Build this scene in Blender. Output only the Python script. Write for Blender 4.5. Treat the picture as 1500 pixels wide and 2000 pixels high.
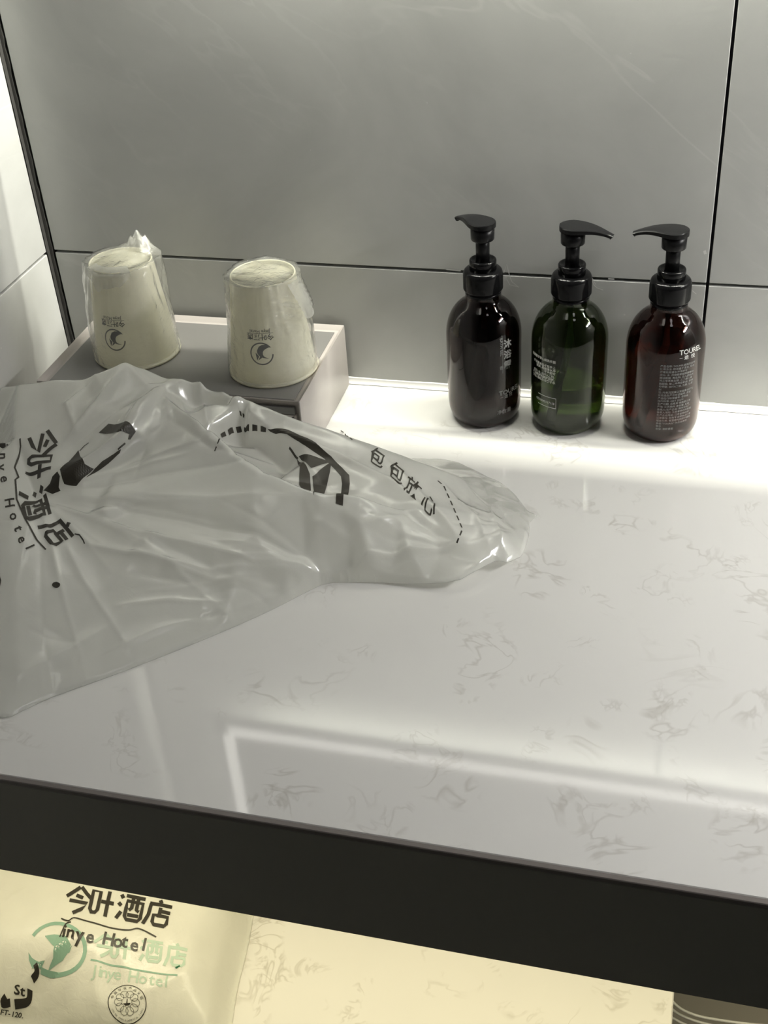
import bpy, bmesh, math, random
import numpy as np
from mathutils import Vector

for _o in list(bpy.data.objects): bpy.data.objects.remove(_o)
scene = bpy.context.scene
COL = scene.collection

# ---------------------------------------------------------------- camera
cam_d = bpy.data.cameras.new('camera'); cam = bpy.data.objects.new('camera', cam_d); COL.objects.link(cam)
cam.location = (0.5929, -0.9590, 0.5666)
cam.rotation_euler = (math.radians(54.3699), math.radians(3.3745), math.radians(14.1166))
cam_d.sensor_fit = 'VERTICAL'; cam_d.sensor_height = 36; cam_d.lens = 42.9545; cam_d.clip_start = .02
scene.camera = cam

# ---------------------------------------------------------------- world, lights, exposure
scene.view_settings.view_transform = 'Standard'; scene.view_settings.look = 'None'
scene.view_settings.exposure = 0.0; scene.view_settings.gamma = 1.0; scene.view_settings.use_curve_mapping = False
world = bpy.data.worlds.new('world'); scene.world = world; world.use_nodes = True
world.node_tree.nodes['Background'].inputs[0].default_value = (.9, .92, 1, 1)
world.node_tree.nodes['Background'].inputs[1].default_value = .02
scene.cycles.transparent_max_bounces = 24; scene.cycles.max_bounces = 16; scene.cycles.diffuse_bounces = 9

def area(name, loc, rot, sx, sy, power, col, shape='RECTANGLE', spread=180):
    l = bpy.data.lights.new(name, 'AREA'); l.shape = shape; l.size = sx
    if shape in ('RECTANGLE', 'ELLIPSE'): l.size_y = sy
    l.energy = power; l.color = col; l.spread = math.radians(spread)
    o = bpy.data.objects.new(name, l); COL.objects.link(o); o.location = loc; o.rotation_euler = rot
    return o
MX0, MX1, MZ0, MZ1, MY = .095, 1.10, .452, 1.25, -.030          # mirror edges and front plane
LED_W = (.99, .985, .86)
area('mirror_led_bottom', ((MX0 + MX1) / 2, -.0120, MZ0 + .116), (0, 0, 0), MX1 - MX0 - .1, .0022, 5.0, LED_W)
area('mirror_led_second', ((MX0 + MX1) / 2, -.0120, MZ0 + .0600), (0, 0, 0), MX1 - MX0 - .1, .0050, 4.6, LED_W)
area('mirror_led_side', (MX0 + .0645, -.0200, (MZ0 + MZ1) / 2), (0, math.radians(90), 0), MZ1 - MZ0 - .1, .0016, 1.7, LED_W)
area('room_lamp_right', (1.05, -.85, 2.285), (0, 0, 0), .30, .30, .6, (.98, .955, 1.0), 'DISK')
area('room_lamp_left', (.15, -.80, 2.285), (0, 0, 0), .30, .30, .3, (1.0, .99, .86), 'DISK')
area('wall_lamp_light', (1.255, -.20, .60), (0, math.radians(8), 0), .10, .30, 10.3, (1.0, .985, .965))
area('under_counter_led', (.62, -.470, -.026), (0, math.radians(0), 0), 1.2, .012, 2.3, (1.0, .91, .63))

# ---------------------------------------------------------------- helpers
def link(o, parent=None):
    COL.objects.link(o)
    if parent: o.parent = parent
    return o
def tag(o, label=None, cat=None, group=None, kind=None):
    for k, v in (('label', label), ('category', cat), ('group', group), ('kind', kind)):
        if v: o[k] = v
    return o
def empty(name, loc, label, cat, group=None, rz=0):
    o = bpy.data.objects.new(name, None); o.empty_display_size = .02; link(o); o.location = loc; o.rotation_euler = (0, 0, rz)
    return tag(o, label, cat, group)
def mesh(name, verts, faces, mat, parent=None, smooth=False, kind=None, label=None):
    m = bpy.data.meshes.new(name); m.from_pydata([tuple(map(float, v)) for v in verts], [], faces); m.update()
    if smooth: m.polygons.foreach_set('use_smooth', [True] * len(m.polygons))
    if mat: m.materials.append(mat)
    o = bpy.data.objects.new(name, m); link(o, parent)
    return tag(o, label=label, kind=kind)
def bm_obj(name, bm, mat, parent=None, smooth=False, kind=None, label=None):
    bmesh.ops.recalc_face_normals(bm, faces=bm.faces)
    m = bpy.data.meshes.new(name); bm.to_mesh(m); bm.free()
    if smooth: m.polygons.foreach_set('use_smooth', [True] * len(m.polygons))
    m.materials.append(mat); o = bpy.data.objects.new(name, m); link(o, parent)
    return tag(o, label=label, kind=kind)
def box_bm(x0, x1, y0, y1, z0, z1, bev=0, seg=2):
    bm = bmesh.new(); bmesh.ops.create_cube(bm, size=1)
    for v in bm.verts: v.co = Vector((x0 + (v.co.x + .5) * (x1 - x0), y0 + (v.co.y + .5) * (y1 - y0), z0 + (v.co.z + .5) * (z1 - z0)))
    if bev: bmesh.ops.bevel(bm, geom=bm.edges[:], offset=bev, segments=seg, profile=.5, affect='EDGES')
    return bm
def box(name, x0, x1, y0, y1, z0, z1, mat, parent=None, bev=0, seg=2, kind=None, smooth=False):
    return bm_obj(name, box_bm(x0, x1, y0, y1, z0, z1, bev, seg), mat, parent, kind=kind, smooth=smooth)
def lathe(name, prof, mat, parent, seg=64, rib=None, smooth=True, cx=0, cy=0):
    """prof: list of (r, z); rib = (i0, i1, count, depth): profile rows i0..i1 get vertical ribs"""
    V = []; F = []; n = len(prof)
    for i, (r, z) in enumerate(prof):
        for k in range(seg):
            a = 2 * math.pi * k / seg; rr = r
            if rib and rib[0] <= i <= rib[1]: rr = r + rib[3] * (1 if k % 2 else -1) * .5
            V.append((cx + rr * math.cos(a), cy + rr * math.sin(a), z))
    for i in range(n - 1):
        for k in range(seg):
            k2 = (k + 1) % seg; F.append((i * seg + k, i * seg + k2, (i + 1) * seg + k2, (i + 1) * seg + k))
    if prof[0][0] > 1e-6: F.append(tuple(reversed(range(seg))))
    if prof[-1][0] > 1e-6: F.append(tuple(range((n - 1) * seg, n * seg)))
    o = mesh(name, V, F, mat, parent, smooth)
    bm = bmesh.new(); bm.from_mesh(o.data); bmesh.ops.remove_doubles(bm, verts=bm.verts, dist=1e-6); bmesh.ops.recalc_face_normals(bm, faces=bm.faces); bm.to_mesh(o.data); bm.free()
    return o
def sharp(o, deg=35):
    m = o.data; m.polygons.foreach_set('use_smooth', [True] * len(m.polygons))
    bm = bmesh.new(); bm.from_mesh(m)
    for e in bm.edges:
        if len(e.link_faces) == 2 and e.calc_face_angle(0) > math.radians(deg): e.smooth = False
    bm.to_mesh(m); bm.free(); return o
def tube(name, pts, r, mat, parent=None, seg=10, closed=False):
    P_ = [Vector(p) for p in pts]; V = []; F = []
    for i, p in enumerate(P_):
        d = (P_[min(i + 1, len(P_) - 1)] - P_[max(i - 1, 0)]).normalized()
        u = d.cross(Vector((0, 0, 1)));  u = u.normalized() if u.length > 1e-4 else Vector((1, 0, 0)); w = d.cross(u)
        for k in range(seg):
            a = 2 * math.pi * k / seg; V.append(p + (u * math.cos(a) + w * math.sin(a)) * r)
    for i in range(len(P_) - 1):
        for k in range(seg):
            k2 = (k + 1) % seg; F.append((i * seg + k, i * seg + k2, (i + 1) * seg + k2, (i + 1) * seg + k))
    F.append(tuple(reversed(range(seg)))); F.append(tuple(range(len(V) - seg, len(V))))
    return mesh(name, V, F, mat, parent, True)

# ---- flat print: 2D meshes (glyphs, polygons, strokes) that are cut fine and laid onto a surface
_GL = {}
def glyph(s, off=0., size=1., align='LEFT'):
    k = (s, off, align)
    if k not in _GL:
        c = bpy.data.curves.new('t', 'FONT'); c.body = s; c.size = 1; c.resolution_u = 2; c.offset = off; c.align_x = align
        o = bpy.data.objects.new('t', c); m = bpy.data.meshes.new_from_object(o)
        _GL[k] = ([(v.co.x, v.co.y) for v in m.vertices], [tuple(p.vertices) for p in m.polygons])
        bpy.data.objects.remove(o); bpy.data.curves.remove(c); bpy.data.meshes.remove(m)
    V, F = _GL[k]
    return [(x * size, y * size) for x, y in V], F
def stroke2d(pts, w):
    P_ = [np.array(p, float) for p in pts]; V = []; F = []
    for i, p in enumerate(P_):
        d = P_[min(i + 1, len(P_) - 1)] - P_[max(i - 1, 0)]; d = d / (np.linalg.norm(d) + 1e-12); n = np.array([-d[1], d[0]]) * w / 2
        V += [tuple(p + n), tuple(p - n)]
    for i in range(len(P_) - 1): F.append((2 * i, 2 * i + 1, 2 * i + 3, 2 * i + 2))
    return V, F
def circle_pts(cx, cy, r, n=32, a0=0, a1=2 * math.pi): return [(cx + r * math.cos(a0 + (a1 - a0) * k / n), cy + r * math.sin(a0 + (a1 - a0) * k / n)) for k in range(n + 1)]
def merge2d(parts):
    V = []; F = []
    for v, f in parts:
        b = len(V); V += list(v); F += [tuple(i + b for i in q) for q in f]
    return V, F
def affine2d(vf, M, t):
    V, F = vf; return [(M[0][0] * x + M[0][1] * y + t[0], M[1][0] * x + M[1][1] * y + t[1]) for x, y in V], F
def lay(name, vf, fn, mat, parent, cell=0, label=None):
    """cut a 2D mesh on a grid of the given cell and map every vertex with fn(x, y) -> (X, Y, Z)"""
    V, F = vf; bm = bmesh.new(); vs = [bm.verts.new((x, y, 0)) for x, y in V]
    for f in F:
        try: bm.faces.new([vs[i] for i in f])
        except ValueError: pass
    if cell:
        xs = [v[0] for v in V]; ys = [v[1] for v in V]
        for ax, lo, hi in ((0, min(xs), max(xs)), (1, min(ys), max(ys))):
            k = math.floor(lo / cell) + 1
            while k * cell < hi:
                co = [0, 0, 0]; no = [0, 0, 0]; co[ax] = k * cell; no[ax] = 1
                bmesh.ops.bisect_plane(bm, geom=bm.verts[:] + bm.edges[:] + bm.faces[:], plane_co=co, plane_no=no, dist=1e-7); k += 1
    bmesh.ops.triangulate(bm, faces=bm.faces[:])
    bm.verts.ensure_lookup_table(); bm.verts.index_update()
    X = np.array([v.co.x for v in bm.verts]); Y = np.array([v.co.y for v in bm.verts])
    R = fn(X, Y)
    for v, a, b, c in zip(bm.verts, *R): v.co = (a, b, c)
    m = bpy.data.meshes.new(name); bm.to_mesh(m); bm.free(); m.materials.append(mat)
    o = bpy.data.objects.new(name, m); link(o, parent); return tag(o, label=label)

# ---------------------------------------------------------------- height fields of the soft packs
def catmull(pts, n=6, closed=True):
    P_ = [np.array(p, float) for p in pts]; out = []; N = len(P_)
    for i in range(N if closed else N - 1):
        g = (lambda k: P_[k % N]) if closed else (lambda k: P_[min(max(k, 0), N - 1)])
        a, b, c, d = g(i - 1), g(i), g(i + 1), g(i + 2)
        for k in range(n):
            t = k / n
            out.append(.5 * ((2 * b) + (c - a) * t + (2 * a - 5 * b + 4 * c - d) * t * t + (3 * b - a - 3 * c + d) * t ** 3))
    if not closed: out.append(P_[-1])
    return np.array(out)
def seg_dist(X, Y, A, B):
    d = B - A; L = max(d @ d, 1e-12)
    t = np.clip(((X - A[0]) * d[0] + (Y - A[1]) * d[1]) / L, 0, 1)
    px = A[0] + t * d[0]; py = A[1] + t * d[1]
    return np.hypot(X - px, Y - py), t, px, py, (d[0] * (Y - A[1]) - d[1] * (X - A[0])) / math.sqrt(L)
def poly_dist(X, Y, poly):
    best = np.full(X.shape, 9.); bx_ = X.copy(); by_ = Y.copy(); ins = np.zeros(X.shape, bool)
    for i in range(len(poly)):
        A, B = poly[i], poly[(i + 1) % len(poly)]
        D, t, px, py, s = seg_dist(X, Y, A, B)
        m = D < best; best = np.where(m, D, best); bx_ = np.where(m, px, bx_); by_ = np.where(m, py, by_)
        if A[1] != B[1]:
            c = ((A[1] > Y) != (B[1] > Y)) & (X < (B[0] - A[0]) * (Y - A[1]) / (B[1] - A[1]) + A[0])
            ins ^= c
    return np.where(ins, best, -best), bx_, by_
def line_field(X, Y, pts):
    """distance, 0..1 position along, signed side, of a polyline"""
    pts = np.array(pts, float); L = np.r_[0, np.cumsum(np.linalg.norm(np.diff(pts, axis=0), axis=1))]
    best = np.full(X.shape, 9.); pos = np.zeros(X.shape); side = np.zeros(X.shape)
    for i in range(len(pts) - 1):
        D, t, _, _, s = seg_dist(X, Y, pts[i], pts[i + 1])
        m = D < best; best = np.where(m, D, best); pos = np.where(m, (L[i] + t * (L[i + 1] - L[i])) / L[-1], pos); side = np.where(m, np.sign(s), side)
    return best, pos, side
def delaunay(P_):
    P_ = np.array(P_, float); n = len(P_); c = P_.mean(0); R = 20 * np.abs(P_ - c).max()
    Q = np.r_[P_, [c + [-R, -R], c + [R, -R], c + [0, R]]]; T = [(n, n + 1, n + 2)]
    def circ(t):
        a, b, d = Q[list(t)]; b = b - a; d = d - a; k = 2 * (b[0] * d[1] - b[1] * d[0])
        if abs(k) < 1e-18: return (a[0], a[1], 1e9)
        ux = (d[1] * (b @ b) - b[1] * (d @ d)) / k; uy = (b[0] * (d @ d) - d[0] * (b @ b)) / k
        return (a[0] + ux, a[1] + uy, ux * ux + uy * uy)
    CC = {T[0]: circ(T[0])}
    for i in range(n):
        bad = [t for t in T if (Q[i, 0] - CC[t][0]) ** 2 + (Q[i, 1] - CC[t][1]) ** 2 < CC[t][2]]
        ed = {}
        for t in bad:
            for e in ((t[0], t[1]), (t[1], t[2]), (t[2], t[0])): k = tuple(sorted(e)); ed[k] = ed.get(k, 0) + 1
        T = [t for t in T if t not in bad]
        for e, m in ed.items():
            if m == 1: t = (e[0], e[1], i); T.append(t); CC[t] = circ(t)
    return [t for t in T if max(t) < n]
def facets(ctrl, X, Y):
    c = np.array(ctrl, float); r = np.random.RandomState(1); p = c[:, :2] + r.uniform(-1e-5, 1e-5, (len(c), 2)); Z = np.full(X.shape, np.nan)
    for t in delaunay(p):
        a, b, d = p[list(t)]; k = (b[1] - d[1]) * (a[0] - d[0]) + (d[0] - b[0]) * (a[1] - d[1])
        if abs(k) < 1e-14: continue
        u = ((b[1] - d[1]) * (X - d[0]) + (d[0] - b[0]) * (Y - d[1])) / k; v = ((d[1] - a[1]) * (X - d[0]) + (a[0] - d[0]) * (Y - d[1])) / k; w = 1 - u - v
        m = (u > -1e-6) & (v > -1e-6) & (w > -1e-6); Z = np.where(m, u * c[t[0], 2] + v * c[t[1], 2] + w * c[t[2], 2], Z)
    return np.nan_to_num(Z, nan=0.)
def blur(Z, s):
    k = np.exp(-.5 * (np.arange(-int(3 * s) - 1, int(3 * s) + 2) / s) ** 2); k /= k.sum(); h = len(k) // 2
    for ax in (0, 1):
        Pd = np.pad(Z, [(h, h) if a == ax else (0, 0) for a in (0, 1)], mode='edge')
        Z = sum(k[i] * np.take(Pd, range(i, i + Z.shape[ax]), axis=ax) for i in range(len(k)))
    return Z
def wave(X, Y, seed, f):
    r = np.random.RandomState(seed); o = np.zeros(X.shape)
    for k in range(7):
        a = r.uniform(0, 6.283); q = f * r.uniform(.6, 1.6)
        o += np.sin(q * (X * math.cos(a) + Y * math.sin(a)) + r.uniform(0, 6.283) + 1.3 * np.sin(.45 * q * (X * math.sin(a) - Y * math.cos(a)) + r.uniform(0, 6.28)))
    return o / 7
def soft_grid(D, cell):
    """height field of a slack film: flat facets between the folds, eased, with fold steps, creases and crumples"""
    ol = D['outline']; x0, y0 = ol.min(0) - 3 * cell; x1, y1 = ol.max(0) + 3 * cell
    gx = np.arange(x0, x1, cell); gy = np.arange(y0, y1, cell); X, Y = np.meshgrid(gx, gy, indexing='ij')
    d, bx_, by_ = poly_dist(X, Y, ol)
    z = blur(facets(D['ctrl'] + [[p[0], p[1], .0006] for p in ol], X, Y), D['soft'] / cell)
    for pts, amp, reach in D['steps']:
        b, pos, side = line_field(X, Y, pts)
        tap = np.clip(pos / .15, 0, 1) * np.clip((1 - pos) / .25, 0, 1)
        z = z + amp * tap * (1 / (1 + np.exp(-np.clip(side * b / .0011, -30, 30)))) * np.exp(-b / reach)
    for pts, amp, w in D['creases']:
        b, pos, side = line_field(X, Y, pts)
        z = z + amp * np.sin(np.pi * np.clip(pos * .92 + .04, 0, 1)) ** .7 * np.exp(-b / w)
    z = z + D['ripple'] * (.6 - np.abs(wave(X, Y, 3, 55))) + .4 * D['ripple'] * (.5 - np.abs(wave(X, Y, 8, 130)))
    for cx, cy, rad, amp, fr in D['crumple']:
        m = np.exp(-((X - cx) ** 2 + (Y - cy) ** 2) / rad ** 2)
        z = z + m * amp * (.45 - 1.5 * np.abs(wave(X, Y, int(fr), fr)))
    f = np.clip(d / D['fall'], 0, 1); f = f * f * (3 - 2 * f)
    lift = np.zeros(X.shape)
    for cx, cy, rad, amp in D['lift']: lift = lift + amp * np.exp(-((X - cx) ** 2 + (Y - cy) ** 2) / rad ** 2)
    D.update(X=X, Y=Y, d=d, bx=bx_, by=by_, lift_f=lift, Z=D['z0'] + lift + np.maximum(z, .0010) * f, cell=cell, x0=x0, y0=y0); return D
def soft_sample(D, Xq, Yq, off=0.):
    Zg, cell = D['Z'], D['cell']; nx, ny = Zg.shape
    fx = np.clip((Xq - D['x0']) / cell, 0, nx - 1.001); fy = np.clip((Yq - D['y0']) / cell, 0, ny - 1.001); i = fx.astype(int); j = fy.astype(int); u = fx - i; v = fy - j
    z = Zg[i, j] * (1 - u) * (1 - v) + Zg[i + 1, j] * u * (1 - v) + Zg[i, j + 1] * (1 - u) * v + Zg[i + 1, j + 1] * u * v
    zx = ((Zg[i + 1, j] - Zg[i, j]) * (1 - v) + (Zg[i + 1, j + 1] - Zg[i, j + 1]) * v) / cell; zy = ((Zg[i, j + 1] - Zg[i, j]) * (1 - u) + (Zg[i + 1, j + 1] - Zg[i + 1, j]) * u) / cell
    L = np.sqrt(1 + zx * zx + zy * zy)
    return Xq - off * zx / L, Yq - off * zy / L, z + off / L


# ---------------------------------------------------------------- materials
def new_mat(name):
    m = bpy.data.materials.new(name); m.use_nodes = True; nt = m.node_tree
    return m, nt, nt.nodes['Principled BSDF']
def plain(name, col, rough=.5, metal=0, **kw):
    m, nt, b = new_mat(name); b.inputs['Base Color'].default_value = (*col, 1); b.inputs['Roughness'].default_value = rough; b.inputs['Metallic'].default_value = metal
    for k, v in kw.items(): b.inputs[k.replace('_', ' ')].default_value = v
    # slight wear so that no surface is perfectly even
    n = nt.nodes.new('ShaderNodeTexNoise'); n.inputs['Scale'].default_value = 60; n.inputs['Detail'].default_value = 3
    r = nt.nodes.new('ShaderNodeMapRange'); r.inputs['To Min'].default_value = max(rough - .04, .01); r.inputs['To Max'].default_value = rough + .05
    nt.links.new(n.outputs['Fac'], r.inputs['Value']); nt.links.new(r.outputs[0], b.inputs['Roughness'])
    return m
def nodes(nt, *defs): return [nt.nodes.new(d) for d in defs]
def ramp(nt, src, stops):
    r = nt.nodes.new('ShaderNodeValToRGB'); e = r.color_ramp.elements
    while len(e) < len(stops): e.new(.5)
    for k, (p, c) in enumerate(stops): e[k].position = p; e[k].color = (*c, 1) if len(c) == 3 else c
    nt.links.new(src, r.inputs[0]); return r.outputs[0]
def noise(nt, vec, scale, detail=2, rough=.5, dist=0):
    n = nt.nodes.new('ShaderNodeTexNoise'); n.inputs['Scale'].default_value = scale; n.inputs['Detail'].default_value = detail; n.inputs['Roughness'].default_value = rough; n.inputs['Distortion'].default_value = dist
    nt.links.new(vec, n.inputs['Vector']); return n.outputs['Fac']
def mathn(nt, op, a, b=None, clamp=False):
    n = nt.nodes.new('ShaderNodeMath'); n.operation = op; n.use_clamp = clamp
    for i, v in enumerate((a, b)):
        if v is None: continue
        if isinstance(v, (int, float)): n.inputs[i].default_value = v
        else: nt.links.new(v, n.inputs[i])
    return n.outputs[0]
def mixc(nt, fac, a, b):
    n = nt.nodes.new('ShaderNodeMix'); n.data_type = 'RGBA'
    if isinstance(fac, (int, float)): n.inputs[0].default_value = fac
    else: nt.links.new(fac, n.inputs[0])
    for i, v in ((6, a), (7, b)):
        if isinstance(v, tuple): n.inputs[i].default_value = (*v, 1)
        else: nt.links.new(v, n.inputs[i])
    return n.outputs[2]
def vmap(nt, scale=(1, 1, 1), rot=(0, 0, 0), loc=(0, 0, 0)):
    g = nt.nodes.new('ShaderNodeNewGeometry'); mp = nt.nodes.new('ShaderNodeMapping')
    mp.inputs['Scale'].default_value = scale; mp.inputs['Rotation'].default_value = rot; mp.inputs['Location'].default_value = loc
    nt.links.new(g.outputs['Position'], mp.inputs['Vector']); return mp.outputs[0]

def quartz(name, base, vein, rough=.12, amount=1.):
    m, nt, b = new_mat(name); p = vmap(nt)
    col = mixc(nt, noise(nt, p, 9, 3), tuple(c * .965 for c in base), tuple(min(c * 1.03, 1) for c in base))
    for sc, thr, wid, st, lo in ((24, .585, .040, .34, (0, 0, 0)), (42, .60, .060, .26, (3, 1, 0)), (11, .62, .014, .30, (7, 2, 0))):
        q = vmap(nt, (1, 1, 1), (0, 0, .5), lo)
        v = mathn(nt, 'ABSOLUTE', mathn(nt, 'SUBTRACT', noise(nt, q, sc, 2.5, .55, 1.6), .5))
        line = mathn(nt, 'SUBTRACT', 1, mathn(nt, 'DIVIDE', v, wid), True)
        msk = ramp(nt, noise(nt, q, sc * .62, 1, .5, .3), [(thr, (0, 0, 0)), (thr + .07, (1, 1, 1))])
        f = mathn(nt, 'MULTIPLY', mathn(nt, 'MULTIPLY', line, msk), st * amount, True)
        col = mixc(nt, f, col, vein)
    nt.links.new(col, b.inputs['Base Color'])
    b.inputs['Roughness'].default_value = rough; b.inputs['IOR'].default_value = 1.52
    return m
def stone_tile(name, base, seed):
    m, nt, b = new_mat(name); p = vmap(nt, loc=(seed, seed * .7, 0))
    cl = noise(nt, p, 5.5, 5, .6, .6)
    col = mixc(nt, ramp(nt, cl, [(.3, (0, 0, 0)), (.7, (1, 1, 1))]), tuple(c * .90 for c in base), tuple(c * 1.10 for c in base))
    q = vmap(nt, (1, 1, 1.0), (.0, -.62, 0), (seed * 2, 0, 0))
    mp = nt.nodes.new('ShaderNodeMapping'); mp.inputs['Scale'].default_value = (2.2, 2.2, 9); nt.links.new(q, mp.inputs['Vector'])
    v = mathn(nt, 'ABSOLUTE', mathn(nt, 'SUBTRACT', noise(nt, mp.outputs[0], .9, 4, .55, 1.2), .5))
    line = mathn(nt, 'SUBTRACT', 1, mathn(nt, 'DIVIDE', v, .018), True)
    msk = ramp(nt, noise(nt, p, 4, 2), [(.45, (0, 0, 0)), (.62, (1, 1, 1))])
    col = mixc(nt, mathn(nt, 'MULTIPLY', mathn(nt, 'MULTIPLY', line, msk), .20, True), col, tuple(min(c * 1.5, 1) for c in base))
    spk = ramp(nt, noise(nt, p, 170, 1), [(.80, (0, 0, 0)), (.83, (1, 1, 1))])
    col = mixc(nt, mathn(nt, 'MULTIPLY', spk, .35), col, tuple(min(c * 1.6, 1) for c in base))
    nt.links.new(col, b.inputs['Base Color']); b.inputs['Roughness'].default_value = .27; b.inputs['IOR'].default_value = 1.5
    bp = nt.nodes.new('ShaderNodeBump'); bp.inputs['Strength'].default_value = .05; bp.inputs['Distance'].default_value = .001
    nt.links.new(noise(nt, p, 300, 2), bp.inputs['Height']); nt.links.new(bp.outputs[0], b.inputs['Normal'])
    return m
def film(name, col, clear, gloss_rough, bump_scale, bump, trans=.5, gloss=1.0):
    """thin plastic film: part clear, part milky (diffuse + translucent), with a glossy skin"""
    m = bpy.data.materials.new(name); m.use_nodes = True; nt = m.node_tree; nt.nodes.clear()
    out, tr, df, tl, gl, m1, m2, m3, fr, bp = nodes(nt, 'ShaderNodeOutputMaterial', 'ShaderNodeBsdfTransparent', 'ShaderNodeBsdfDiffuse', 'ShaderNodeBsdfTranslucent', 'ShaderNodeBsdfGlossy', 'ShaderNodeMixShader', 'ShaderNodeMixShader', 'ShaderNodeMixShader', 'ShaderNodeLayerWeight', 'ShaderNodeBump')
    p = vmap(nt); h = noise(nt, p, bump_scale, 4, .6, 1.0)
    bp.inputs['Strength'].default_value = bump; bp.inputs['Distance'].default_value = .002; nt.links.new(h, bp.inputs['Height'])
    for s in (df, tl): s.inputs['Color'].default_value = (*col, 1)
    gl.inputs['Roughness'].default_value = gloss_rough; fr.inputs['Blend'].default_value = .5
    for s in (df, tl, gl, fr): nt.links.new(bp.outputs[0], s.inputs['Normal'])
    m1.inputs[0].default_value = trans; nt.links.new(df.outputs[0], m1.inputs[1]); nt.links.new(tl.outputs[0], m1.inputs[2])
    cl = nt.nodes.new('ShaderNodeMapRange'); cl.inputs['To Min'].default_value = clear - .08; cl.inputs['To Max'].default_value = clear + .08
    nt.links.new(noise(nt, p, bump_scale * .3, 2), cl.inputs['Value']); at = nt.nodes.new('ShaderNodeAttribute'); at.attribute_name = 'thin'
    nt.links.new(mathn(nt, 'ADD', cl.outputs[0], mathn(nt, 'MULTIPLY', at.outputs['Fac'], .34), True), m2.inputs[0])
    nt.links.new(m1.outputs[0], m2.inputs[1]); nt.links.new(tr.outputs[0], m2.inputs[2])
    sk = mathn(nt, 'ADD', mathn(nt, 'MULTIPLY', mathn(nt, 'POWER', fr.outputs['Facing'], 5), .90), .05)      # the same from both sides of the film
    nt.links.new(mathn(nt, 'MULTIPLY', sk, gloss, True), m3.inputs[0]); nt.links.new(m2.outputs[0], m3.inputs[1]); nt.links.new(gl.outputs[0], m3.inputs[2])
    nt.links.new(m3.outputs[0], out.inputs['Surface']); return m
def glassy(name, col, ior=1.45, rough=.02):
    m, nt, b = new_mat(name); b.inputs['Base Color'].default_value = (*col, 1); b.inputs['Roughness'].default_value = rough
    b.inputs['Transmission Weight'].default_value = 1; b.inputs['IOR'].default_value = ior
    return m
def emit(name, col, s):
    m = bpy.data.materials.new(name); m.use_nodes = True; nt = m.node_tree; nt.nodes.clear()
    o, e = nodes(nt, 'ShaderNodeOutputMaterial', 'ShaderNodeEmission'); e.inputs[0].default_value = (*col, 1); e.inputs[1].default_value = s
    nt.links.new(e.outputs[0], o.inputs[0]); return m

M = dict(
    quartz=quartz('white_quartz', (.755, .745, .72), (.42, .395, .35), .055, 1.15),
    shelfq=quartz('white_quartz_shelf', (.74, .72, .67), (.40, .37, .30), .2, 1.5),
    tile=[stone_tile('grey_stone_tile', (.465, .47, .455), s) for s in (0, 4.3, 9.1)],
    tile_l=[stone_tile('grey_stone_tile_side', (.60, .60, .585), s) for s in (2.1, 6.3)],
    grout=plain('dark_grout', (.018, .016, .022), .8),
    sealant=plain('dark_sealant', (.05, .048, .045), .6),
    silicone=plain('clear_silicone', (.62, .61, .60), .18),
    black_panel=plain('black_apron', (.25, .245, .21), .5),
    panel_edge=plain('brown_grey_edge', (.16, .14, .13), .4),
    plaster=plain('grey_plaster', (.20, .20, .19), .8), floor=plain('grey_floor', (.16, .155, .15), .5),
    cup=plain('cream_paper_cup', (.88, .86, .72), .38), ink=plain('dark_ink', (.012, .012, .012), .4),
    bagink=plain('brown_black_ink', (.030, .026, .018), .45), green=plain('green_ink', (.22, .36, .27), .6),
    green_faint=plain('pale_green_ink', (.42, .53, .42), .6), green_dark=plain('dark_green_ink', (.01, .09, .04), .4),
    bag=film('milky_bag_film', (.99, .995, .955), .40, .17, 70, .10, .5, 1.7),
    wrap=film('clear_cup_film', (1, 1, .96), .88, .12, 160, .55, .5, 2.4),
    wrapfold=film('folded_cup_film', (1, 1, .96), .55, .14, 200, .35, .5, 2.0),
    pack=film('milky_pack_film', (.92, .91, .84), .08, .25, 90, .25, .4, .7),
    boxside=plain('warm_grey_plastic', (.43, .395, .375), .3), boxtop=plain('grey_tray_plastic', (.17, .165, .16), .34),
    pump=plain('black_pump_plastic', (.004, .004, .0045), .14), pump_matt=plain('black_pump_plastic_satin', (.006, .006, .0065), .30),
    cable=plain('white_cable', (.85, .84, .80), .3),
    white_ink=plain('pale_grey_ink', (.62, .62, .60), .5), dim_ink=plain('dim_grey_ink', (.22, .22, .215), .5),
    mirror=plain('silver_mirror', (.9, .9, .9), .02, 1), mirror_edge=plain('mirror_edge', (.06, .06, .06), .3),
    band=emit('frosted_light_band', (1, .97, .90), 5.0), lamp=emit('lamp_diffuser', (1, .98, .95), 1.2),
    scuff=plain('white_scuff', (.62, .62, .60), .6),
)
for k in ('pump', 'pump_matt'): M[k].node_tree.nodes['Principled BSDF'].inputs['Specular IOR Level'].default_value = .2
def paper(name, col):
    m, nt, b = new_mat(name); b.inputs['Base Color'].default_value = (*col, 1); b.inputs['Roughness'].default_value = .36
    tl, mx = nodes(nt, 'ShaderNodeBsdfTranslucent', 'ShaderNodeMixShader'); tl.inputs[0].default_value = (*col, 1)
    out = nt.nodes['Material Output']; mx.inputs[0].default_value = .32
    f = noise(nt, vmap(nt), 400, 2); bp = nt.nodes.new('ShaderNodeBump'); bp.inputs['Strength'].default_value = .04; bp.inputs['Distance'].default_value = .0005
    nt.links.new(f, bp.inputs['Height']); nt.links.new(bp.outputs[0], b.inputs['Normal'])
    nt.links.new(b.outputs[0], mx.inputs[1]); nt.links.new(tl.outputs[0], mx.inputs[2]); nt.links.new(mx.outputs[0], out.inputs['Surface']); return m
M['cup'] = paper('cream_paper', (.86, .84, .70))
M['mirror'].node_tree.nodes['Principled BSDF'].inputs['Roughness'].default_value = .02

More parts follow.
